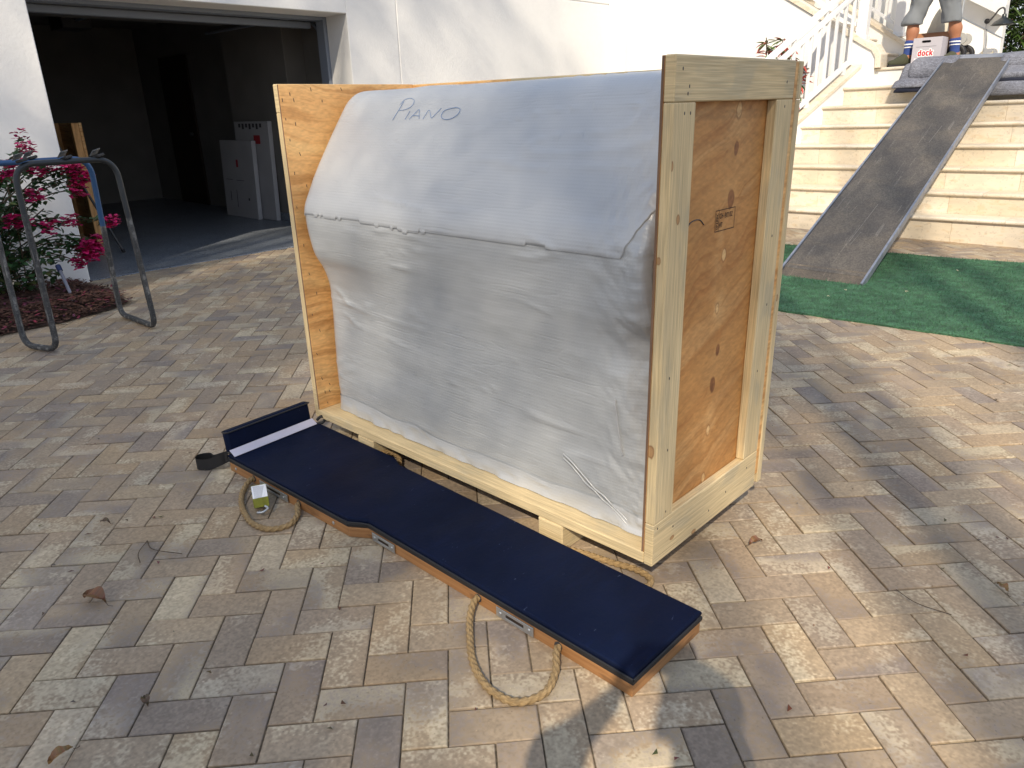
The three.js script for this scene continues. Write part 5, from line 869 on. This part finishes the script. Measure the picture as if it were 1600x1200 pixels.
function person(label, pos, turn, J, M_) {
  const o = thing('person', label, 'person', pos, turn), body = [];
  const { hipR, hipL, kneeR, kneeL, ankR, ankL, chest, neck, head, shR, shL, elR, elL, wrR, wrL, toe = 0 } = J, pel = hipR.map((v, i) => (v + hipL[i]) / 2);
  const leg = (h, k, a, t) => { body.push(bone(h, k, 0.082, 0.055), bone(k, [lerp(k[0], a[0], 0.35), lerp(k[1], a[1], 0.35), lerp(k[2], a[2], 0.35) - 0.018], 0.050, 0.054), bone([lerp(k[0], a[0], 0.35), lerp(k[1], a[1], 0.35), lerp(k[2], a[2], 0.35) - 0.018], a, 0.052, 0.036), bone(a, [a[0] + t[0] * 0.16, a[1] - 0.045, a[2] + t[1] * 0.16], 0.036, 0.026)); };
  leg(hipR, kneeR, ankR, J.toeR || [0, 1]); leg(hipL, kneeL, ankL, J.toeL || [0, 1]);
  body.push(bone([pel[0] - 0.07, pel[1] + 0.02, pel[2]], [pel[0] + 0.07, pel[1] + 0.02, pel[2]], 0.105), bone([pel[0], pel[1] + 0.05, pel[2]], chest, 0.125, 0.135), bone([chest[0] + (shR[0] - chest[0]) * 0.5, chest[1], chest[2] + (shR[2] - chest[2]) * 0.5], [chest[0] + (shL[0] - chest[0]) * 0.5, chest[1], chest[2] + (shL[2] - chest[2]) * 0.5], 0.115), bone(shR, shL, 0.062), bone(chest, neck, 0.085, 0.056), bone(neck, [lerp(neck[0], head[0], 0.6), lerp(neck[1], head[1], 0.6), lerp(neck[2], head[2], 0.6)], 0.054, 0.05));
  for (const [s, e, w] of [[shR, elR, wrR], [shL, elL, wrL]]) body.push(bone(s, e, 0.055, 0.041), bone(e, w, 0.042, 0.027));
  const hands = [J.handR, J.handL].map((h, i) => handBones(i ? wrL : wrR, h.dir, h.nrm, h.side, h.curl));
  const fw = V(...(J.face || [0, 0, 1])).normalize(), rt = V(0, 1, 0).cross(fw).normalize(), hp = (a, b, c) => V(...head).addScaledVector(rt, a).addScaledVector(V(0, 1, 0), b).addScaledVector(fw, c).toArray();
  const hb = [bone(hp(0, 0.035, -0.025), hp(0, 0.03, 0.015), 0.088, 0.08), bone(hp(0, 0, 0.02), hp(0, -0.075, 0.045), 0.068, 0.045), bone(hp(0, -0.1, 0.055), hp(0, -0.1, 0.06), 0.028), bone(hp(0, 0.0, 0.085), hp(0, -0.032, 0.108), 0.010, 0.014), bone(hp(-0.04, 0.022, 0.078), hp(0.04, 0.022, 0.078), 0.016), bone(hp(-0.018, -0.066, 0.086), hp(0.018, -0.066, 0.086), 0.0095), bone(hp(-0.079, 0.012, -0.008), hp(-0.084, -0.03, 0), 0.015, 0.011), bone(hp(0.079, 0.012, -0.008), hp(0.084, -0.03, 0), 0.015, 0.011), bone(hp(0, -0.06, -0.02), hp(0, -0.13, -0.02), 0.055, 0.055)];
  part('body', [skin(body, 0.02, 0.013), skin(hb, 0.010, 0.006), ...hands.map(h => skin(h, 0.004, 0.0035))], M_.skin, o);
  const eye = []; for (const s of [-1, 1]) eye.push(new THREE.SphereGeometry(0.011, 12, 8).translate(...hp(s * 0.032, 0.0, 0.079))); part('eyes', eye, std({ color: L(0.05, 0.035, 0.03), roughness: 0.2 }), o);
  const hr = [bone(hp(0, 0.055, -0.04), hp(0, 0.06, 0.02), 0.088, 0.072), bone(hp(0, 0.0, -0.065), hp(0, 0.03, -0.06), 0.06, 0.07)]; part('hair', skin(hr, 0.01, 0.008, (x, y, z) => { const q = V(x, y, z).sub(V(...head)); return q.dot(fw) - 0.055 - (q.y - 0.06) * 0.6; }), std({ color: L(0.03, 0.02, 0.015), roughness: 0.8 }), o);
  const sl = (a, b, t) => a.map((v, i) => lerp(v, b[i], t));
  const shirt = [bone([pel[0] - 0.06, pel[1] + 0.04, pel[2]], [pel[0] + 0.06, pel[1] + 0.04, pel[2]], 0.128), bone([pel[0], pel[1] + 0.05, pel[2]], chest, 0.142, 0.15), bone(sl(chest, shR, 0.5), sl(chest, shL, 0.5), 0.135), bone(shR, shL, 0.078), bone(shR, sl(shR, elR, 0.5), 0.068, 0.060), bone(shL, sl(shL, elL, 0.5), 0.068, 0.060), bone(chest, sl(chest, neck, 0.5), 0.1, 0.075)];
  part('shirt', skin(shirt, 0.02, 0.014), M_.shirt, o);
  // loose shorts with folds
  const hem = M_.hem, sh = [bone([pel[0] - 0.075, pel[1] + 0.03, pel[2]], [pel[0] + 0.075, pel[1] + 0.03, pel[2]], 0.122), bone([pel[0], pel[1] + 0.12, pel[2]], pel, 0.12, 0.125)];
  for (const [h, k] of [[hipR, kneeR], [hipL, kneeL]]) sh.push(bone(h, sl(h, k, 0.55), 0.112, 0.105), bone(sl(h, k, 0.55), [k[0], k[1] - 0.06, k[2]], 0.105, 0.098));
  const sg = skin(sh, 0.02, 0.012, (x, y, z) => hem - y); { const p = sg.attributes.position, n = sg.attributes.normal; for (let i = 0; i < p.count; i++) { const x = p.getX(i), y = p.getY(i), z = p.getZ(i), d = (0.020 * n3(x * 9 + y * 4, y * 7 - z * 5, z * 9, 5) + 0.010 * n3(x * 22, y * 16, z * 22, 6)) * ss(0.95, 0.6, y); p.setXYZ(i, x + n.getX(i) * d, y + (y < hem + 0.03 ? 0.008 * n3(x * 15, z * 15, 1) : 0), z + n.getZ(i) * d); } sg.computeVertexNormals(); }
  part('shorts', sg, M_.shorts, o);
  for (const [k, a, t] of [[kneeR, ankR, J.toeR || [0, 1]], [kneeL, ankL, J.toeL || [0, 1]]]) {
    const top = M_.sock, f = (y) => sl(k, a, (k[1] - y) / (k[1] - a[1])), c = (y) => { const q = f(y); q[2] -= 0.018 * Math.max(0, 1 - Math.abs((k[1] - y) / (k[1] - a[1]) - 0.35) / 0.6); return q; };
    const s = part('sock', skin([bone(c(top - 0.012), c(0.12), 0.056, 0.042), bone(c(0.12), a, 0.042, 0.043)], 0.008, 0.009), M_.sockMat, o);
    for (const yy of [top - 0.02, top - 0.05]) part('stripe', skin([bone(c(yy), c(yy - 0.012), yy > top - 0.03 ? 0.0575 : 0.0545)], 0.004, 0.007, (x, y, z) => Math.abs(y - yy) - 0.008), M.white, s);
    const tx = t[0], tz = t[1], sx = tz, szz = -tx, P = (fo, la, y) => [a[0] + tx * fo + sx * la, y, a[2] + tz * fo + szz * la];
    const shoe = [bone(P(-0.045, 0, 0.045), P(0.06, 0, 0.05), 0.040, 0.043), bone(P(0.06, 0, 0.045), P(0.175, 0.004, 0.036), 0.045, 0.034), bone(P(-0.03, 0, 0.075), P(0.03, 0, 0.085), 0.044, 0.044), bone(P(0.03, 0, 0.09), P(0.1, 0, 0.06), 0.038, 0.036)];
    const se = part('shoe', skin(shoe, 0.010, 0.007, (x, y, z) => 0.012 - y), M_.shoe, o); part('sole', skin([bone(P(-0.05, 0, 0.012), P(0.07, 0, 0.012), 0.043, 0.046), bone(P(0.07, 0, 0.012), P(0.18, 0.004, 0.012), 0.046, 0.036)], 0.006, 0.007, (x, y, z) => Math.max(-y + 0.0, y - 0.022)), M_.sole, se);
    const lc = []; for (let i = 0; i < 4; i++) lc.push(tube([P(0.045 + i * 0.02, -0.028, 0.105 - i * 0.010), P(0.05 + i * 0.02, 0, 0.123 - i * 0.0115), P(0.045 + i * 0.02, 0.028, 0.105 - i * 0.010)], 0.0035, 8, 5)); part('laces', lc, M.black, se);
  }
  return shade(o);
}
{
  const shorts = std({ map: tex(128, 128, (u, v) => { const k = 0.95 + 0.1 * fb(u, v, 6, 20, 3, 231); return [116 * k, 121 * k, 126 * k]; }), roughness: 0.85 });
  const p = person('person in grey shorts, blue socks and olive shoes standing astride on the landing', [-1.80, LY + 0.001, -8.27], -0.80, {
    hipR: [-0.09, 0.93, 0.02], hipL: [0.09, 0.93, -0.02], kneeR: [-0.10, 0.50, 0.18], kneeL: [0.10, 0.50, -0.15], ankR: [-0.09, 0.085, 0.20], ankL: [0.10, 0.085, -0.23], toeR: [0, 1], toeL: [0.2, 0.98],
    chest: [0, 1.28, 0.05], neck: [0, 1.46, 0.09], head: [0, 1.62, 0.13], shR: [-0.19, 1.39, 0.06], shL: [0.19, 1.39, 0.06], elR: [-0.25, 1.12, 0.10], elL: [0.25, 1.12, 0.06], wrR: [-0.20, 0.98, 0.30], wrL: [0.20, 0.96, 0.27],
    handR: { dir: [0.2, -0.3, 1], nrm: [-0.6, 0.8, 0], side: 1, curl: 0.6 }, handL: { dir: [-0.2, -0.3, 1], nrm: [0.6, 0.8, 0], side: -1, curl: 0.6 }, face: [0, -0.2, 1],
  }, { skin: SKINM(0.36, 0.155, 0.082), shirt: std({ color: L(0.30, 0.32, 0.34), roughness: 0.9 }), shorts, hem: 0.42, sock: 0.245, sockMat: std({ color: L(0.03, 0.06, 0.22), roughness: 0.95 }), shoe: std({ color: L(0.055, 0.06, 0.035), roughness: 0.85 }), sole: M.black });
  level(p);
  // the photographer, behind the camera: only the shadow is seen
  const cam = camera.position, fwd = V(0, 0, -1).applyQuaternion(camera.quaternion), rt = V(1, 0, 0).applyQuaternion(camera.quaternion), up = V(0, 1, 0).applyQuaternion(camera.quaternion);
  const base = V(1.26, 0, 1.864), turn = Math.atan2(-0.66, -0.69), loc = (v) => V(v.x, v.y, v.z).sub(base).applyAxisAngle(V(0, 1, 0), -turn).toArray(), wr = (s) => loc(cam.clone().addScaledVector(rt, s * 0.125).addScaledVector(fwd, -0.15).addScaledVector(up, -0.06)), hd = (v) => { const q = v.clone().applyAxisAngle(V(0, 1, 0), -turn); return q.toArray(); };
  person('person standing behind the camera holding up a phone with both hands', base.toArray(), turn, {
    hipR: [-0.09, 0.87, -0.06], hipL: [0.09, 0.87, -0.06], kneeR: [-0.11, 0.47, 0.02], kneeL: [0.11, 0.47, 0.02], ankR: [-0.12, 0.085, -0.03], ankL: [0.12, 0.085, -0.03], toeR: [-0.2, 0.98], toeL: [0.2, 0.98],
    chest: [0, 1.10, -0.02], neck: [0, 1.30, 0.04], head: [-0.02, 1.46, 0.10], shR: [-0.17, 1.21, 0.0], shL: [0.17, 1.21, 0.0], elR: loc(V(1.085, 1.10, 1.471)), elL: loc(V(0.805, 1.08, 1.684)), wrR: wr(1), wrL: wr(-1),
    handR: { dir: hd(fwd.clone().multiplyScalar(0.45).addScaledVector(rt, -0.4).addScaledVector(up, 0.6)), nrm: hd(rt), side: 1, curl: 0.75 }, handL: { dir: hd(fwd.clone().multiplyScalar(0.45).addScaledVector(rt, 0.4).addScaledVector(up, 0.6)), nrm: hd(rt.clone().negate()), side: -1, curl: 0.75 }, face: [0, -0.35, 1],
  }, { skin: SKINM(0.5, 0.3, 0.2), shirt: std({ color: L(0.25, 0.27, 0.3), roughness: 0.9 }), shorts: std({ color: L(0.12, 0.12, 0.13), roughness: 0.9 }), hem: 0.45, sock: 0.2, sockMat: M.white, shoe: M.black, sole: M.white });
  const ph = thing('phone', 'black phone held up at the camera by the person behind it', 'phone', cam.clone().addScaledVector(fwd, -0.016).addScaledVector(rt, 0.03).addScaledVector(up, -0.012).toArray()); ph.quaternion.copy(camera.quaternion); part('case', cbox(0.15, 0.073, 0.009, 0.003), M.black, ph); part('screen', cbox(0.142, 0.066, 0.001, 0.0003, 0, [0, 0, 0.0052]), std({ color: L(0.02, 0.02, 0.025), roughness: 0.1 }), ph); shade(ph);
}
// ------------------------------------------------------------------ live oaks behind the viewer whose crowns dapple the drive, and bamboo beyond the landing
{
  const e1 = V(Math.cos(SUN_AZ), 0, -Math.sin(SUN_AZ)), e2 = SUN.clone().cross(e1);
  // how dense the crowns are towards the sun as seen from below: [across cm, up cm, percent]
  const D = [-283,69,100,-231,85,100,-207,6,100,-152,-1,100,-154,-30,100,-116,-40,100,-98,-23,95,-82,-42,95,-74,-21,85,-55,-36,85,-41,-37,75,-49,-18,50,-29,-33,39,-15,-29,6,-7,-35,2,37,-8,3,32,9,2,53,22,1,76,14,3,96,39,8,68,42,7,53,66,62,72,93,56,68,137,50,103,170,75,120,117,1,162,145,1,135,94,7,88,69,56,108,64,10,79,185,11,84,-2,4,57,-12,6,39,-27,7,65,-24,7,43,39,6,36,23,2,95,240,34,114,218,11,140,204,50,143,270,39,203,260,15,162,174,20,197,203,8,234,323,2,118,393,20,-363,211,100,-311,214,97,-215,120,100,-267,140,100,-293,106,100,-360,100,100,-401,299,4,-397,342,2,-358,266,90,-351,295,90,-103,-6,95,-70,-12,80,-327,154,100,-281,80,100,21,-1,1,25,-18,3,53,91,50,-1,-26,1,13,-30,1,26,-28,2,-4,-18,1,8,-13,1,-18,-28,4,22,-21,1,14,2,1,-418,288,4,-397,316,2,-396,332,2,-397,355,2,15,-34,1,-9,-27,0,-10,-33,0,-2,-24,0,-5,-37,0,27,-22,1,29,-31,1,0,-35,0,22,-33,0,39,3,1,56,5,1,69,-1,1,52,-6,1,64,-12,1,77,-14,1,35,-19,1,47,-23,1,60,-21,1,74,-26,1,89,8,1,70,22,2,50,11,1,81,15,2,101,25,1,98,0,1,85,-21,1,84,-31,1,60,-34,1,36,-37,1,56,35,1,35,6,0,-208,-18,100,-160,-45,100,-113,-54,100,-87,-52,100,-61,-48,95,-293,31,100,-399,96,100,-130,-52,100,-183,-15,100,-139,-28,100,-122,-18,100,-94,-37,100,-100,140,4,-105,147,8,-93,145,20,-123,132,24,-84,127,90,-68,121,98,-44,119,100,-25,105,100,-11,108,98,-67,132,95,-45,103,98,-25,92,98,-82,115,90,-53,116,100,-34,117,100,-16,96,98,-107,122,34,-95,99,75,-115,108,50,-68,82,100,-83,78,100,-113,81,24,-120,73,20,-104,68,45,-111,92,62,-45,57,95,-70,62,100,-57,53,95,-43,36,2,-45,41,4,-39,30,2,-48,33,4,-34,33,4,-38,42,11,-9,22,2,-6,28,4,-15,24,4,-119,86,20,-117,70,39,-23,39,50,-13,27,8,-25,32,39,-85,61,85,-65,51,80,-44,80,90,-23,75,90,-12,52,75,-23,54,80,-59,67,85,-12,37,34,1,100,95,14,115,97,29,129,90,2,84,93,16,97,97,30,110,85,0,62,92,15,73,97,1,45,75,17,55,92,14,83,97,11,62,95,0,71,95,1,91,95,13,103,97,3,24,2,2,14,2,14,29,4,25,47,15,30,82,75,30,66,62,-141,46,100,-89,25,98,-61,13,85,-28,1,56,-2,-6,29,6,-5,11,-45,3,75,-67,32,34,-98,46,62,-32,19,11,-14,13,4,-134,149,24,-134,138,50,-134,111,80,-135,82,85,-472,344,15,-471,364,11,-463,370,11,-477,305,50,-476,285,50,-475,265,85,-471,230,90,-488,253,80,-314,546,62,-299,546,45,-283,545,20,-272,596,80,-254,597,50,-222,654,62,-228,616,24,-182,700,34,-200,658,50,-157,707,24,-137,753,11,-123,734,2,-255,571,11,-310,511,20,-354,507,80,-336,504,0,-14,763,0,66,727,0,115,721,0,-77,817,0,-76,792,0,-57,758,0,-16,794,0,25,774,0,27,745,0,29,727,0,63,756,0,95,714,0,99,739,0,90,700,0,-41,788,0,184,495,4,244,411,4,306,417,4,331,476,8,362,539,15,203,594,4,360,381,4,268,652,4,349,741,4,194,703,2,321,578,11,191,409,2,136,445,2,163,526,2,223,510,2,386,439,4,239,663,2,366,758,2,313,756,2,160,740,0,417,503,8,153,583,1,121,596,1,273,703,4,112,267,29,125,291,39,145,326,62,164,361,75,188,402,50,207,437,20,223,465,11,238,493,39,258,527,50,277,562,24,294,593,20];
  const dens = (a, b) => { let w = 0, s = 0, near = 1e9; for (let i = 0; i < D.length; i += 3) { const dx = a - D[i] / 100, dy = b - D[i + 1] / 100, q = dx * dx + dy * dy; near = Math.min(near, q); const k = 1 / (q * q + 0.004); w += k; s += k * D[i + 2] / 100; } s /= w; const n = Math.sqrt(near), out = 0.42 + 0.9 * n3(a * 0.8, b * 0.8, 2, 301); return lerp(s, clamp(out), ss(0.35, 1.1, n)); };
  const sprig = new Tri(); for (let i = 0; i < 7; i++) { const a = i * 2.4; leafAt([Math.cos(a) * 0.03, 0.03 * i - 0.09, Math.sin(a) * 0.03], [Math.cos(a), 0.2, Math.sin(a)], 0.085, 0.040, [1, 1, 1], sprig); }
  const sg = sprig.geo(); sg.deleteAttribute('color'); const AREA = 0.0088;
  const trees = [{ at: [2.8, 0, 16.4], lab: 'spreading live oak behind the viewer, left of the drive' }, { at: [9.6, 0, 12.2], lab: 'spreading live oak behind the viewer, right of the drive' }].map(t => ({ ...t, m: [], c: [] }));
  const m4 = new THREE.Matrix4(), q4 = new THREE.Quaternion();
  const A0 = -6.4, A1 = 5.2, B0 = -2.2, B1 = 9.2, CELL = 0.12;
  for (let a = A0; a < A1; a += CELL) for (let b = B0; b < B1; b += CELL) {
    const edge = Math.min(a - A0, A1 - a, b - B0, B1 - b), s = clamp(dens(a, b) * ss(0, 0.8, edge + 0.5 * n3(a, b, 5, 303)), 0, 0.965); if (s < 0.03) continue;
    let n = -Math.log(1 - s) / AREA * CELL * CELL; n = Math.floor(n + rnd());
    for (let i = 0; i < n; i++) {
      const aa = a + rr(0, CELL), bb = b + rr(0, CELL), h = 12.6 + 0.45 * bb + 1.6 * n3(aa * 0.5, bb * 0.5, 1, 305) + rr(-1.1, 1.1), d = (h - bb * e2.y) / SUN.y;
      const p = V(0, 0, 0).addScaledVector(e1, aa).addScaledVector(e2, bb).addScaledVector(SUN, d), t = aa + 0.5 * n3(bb, 3, 2) < -0.9 ? trees[0] : trees[1];
      q4.setFromEuler(new THREE.Euler(rr(-0.9, 0.9), rr(0, 6.28), rr(-0.9, 0.9))); const k = rr(0.8, 1.25); m4.compose(p, q4, V(k, k, k)); t.m.push(m4.clone()); if (rnd() < 0.004) t.c.push(p);
    }
  }
  for (const t of trees) {
    const o = thing('oak_tree', t.lab, 'tree', t.at), B = V(...t.at), im = new THREE.InstancedMesh(sg, M.leafDark, t.m.length), inv = new THREE.Matrix4().makeTranslation(-B.x, 0, -B.z);
    t.m.forEach((m, i) => im.setMatrixAt(i, m.premultiply(inv))); im.name = 'crown'; im.userData.kind = 'stuff'; o.add(im);
    const top = V(0.2, 6.0, 0.3); part('trunk', [tube([[0, -0.1, 0], [0.06, 2.2, 0.04], [0.12, 4.2, 0.2], top.toArray()], 0.26, 20, 12)], M.bark, o);
    const lim = []; for (const c of t.c.slice(0, 34)) { const e = c.clone().sub(V(B.x, 0, B.z)), mid = e.clone().multiplyScalar(0.5); mid.y = lerp(6.0, e.y, 0.62); const cv = new THREE.CatmullRomCurve3([top.clone(), mid, e]); for (let i = 0; i < 5; i++) lim.push(rod(cv.getPoint(i / 5).toArray(), cv.getPoint((i + 1) / 5).toArray(), 0.09 * (1 - i / 5) + 0.012, 7, 0.09 * (1 - (i + 1) / 5) + 0.012)); }
    part('limbs', lim, M.bark, o).userData.kind = 'stuff'; shade(o); console.log('oak', t.m.length, t.c.length);
  }
  // bamboo / palm thicket right of the landing wall
  const F = new Tri(), st = [], o = thing('bamboo_clump', 'dark green feathery thicket behind the wall lamp at the right edge', 'bamboo', [-1.2, 0, -11.1]);
  for (let i = 0; i < 60; i++) { const x = rr(-0.8, 2.6), z = rr(-1.6, 0.4), hgt = rr(2.5, 5.5), lean = [rr(-0.3, 0.3), rr(-0.3, 0.3)]; st.push(rod([x, 0, z], [x + lean[0], hgt, z + lean[1]], 0.018, 6, 0.008)); for (let k = 0; k < 60; k++) { const t = rr(0.12, 1.05), a = rr(0, 6.28), r = rr(0, 0.42), g = rr(0.5, 1.6); leafAt([x + lean[0] * t + Math.cos(a) * r, hgt * t, z + lean[1] * t + Math.sin(a) * r], [Math.cos(a), rr(-1, 0.3), Math.sin(a)], rr(0.12, 0.24), rr(0.02, 0.035), [0.045 * g, 0.085 * g, 0.016 * g], F); } }
  for (let i = 0; i < 11000; i++) { const a = rr(0, 6.28), g = rr(0.4, 1.7); leafAt([rr(-0.9, 0.9), rr(0.9, 4.2), rr(-0.7, 0.7)], [Math.cos(a), rr(-1, 0.3), Math.sin(a)], rr(0.12, 0.22), rr(0.02, 0.034), [0.045 * g, 0.085 * g, 0.016 * g], F); }
  part('stem', st, M.bark, o).userData.kind = 'stuff'; part('foliage', F.geo(), M.leaf, o).userData.kind = 'stuff'; shade(o);
}
renderer.render(scene, camera);
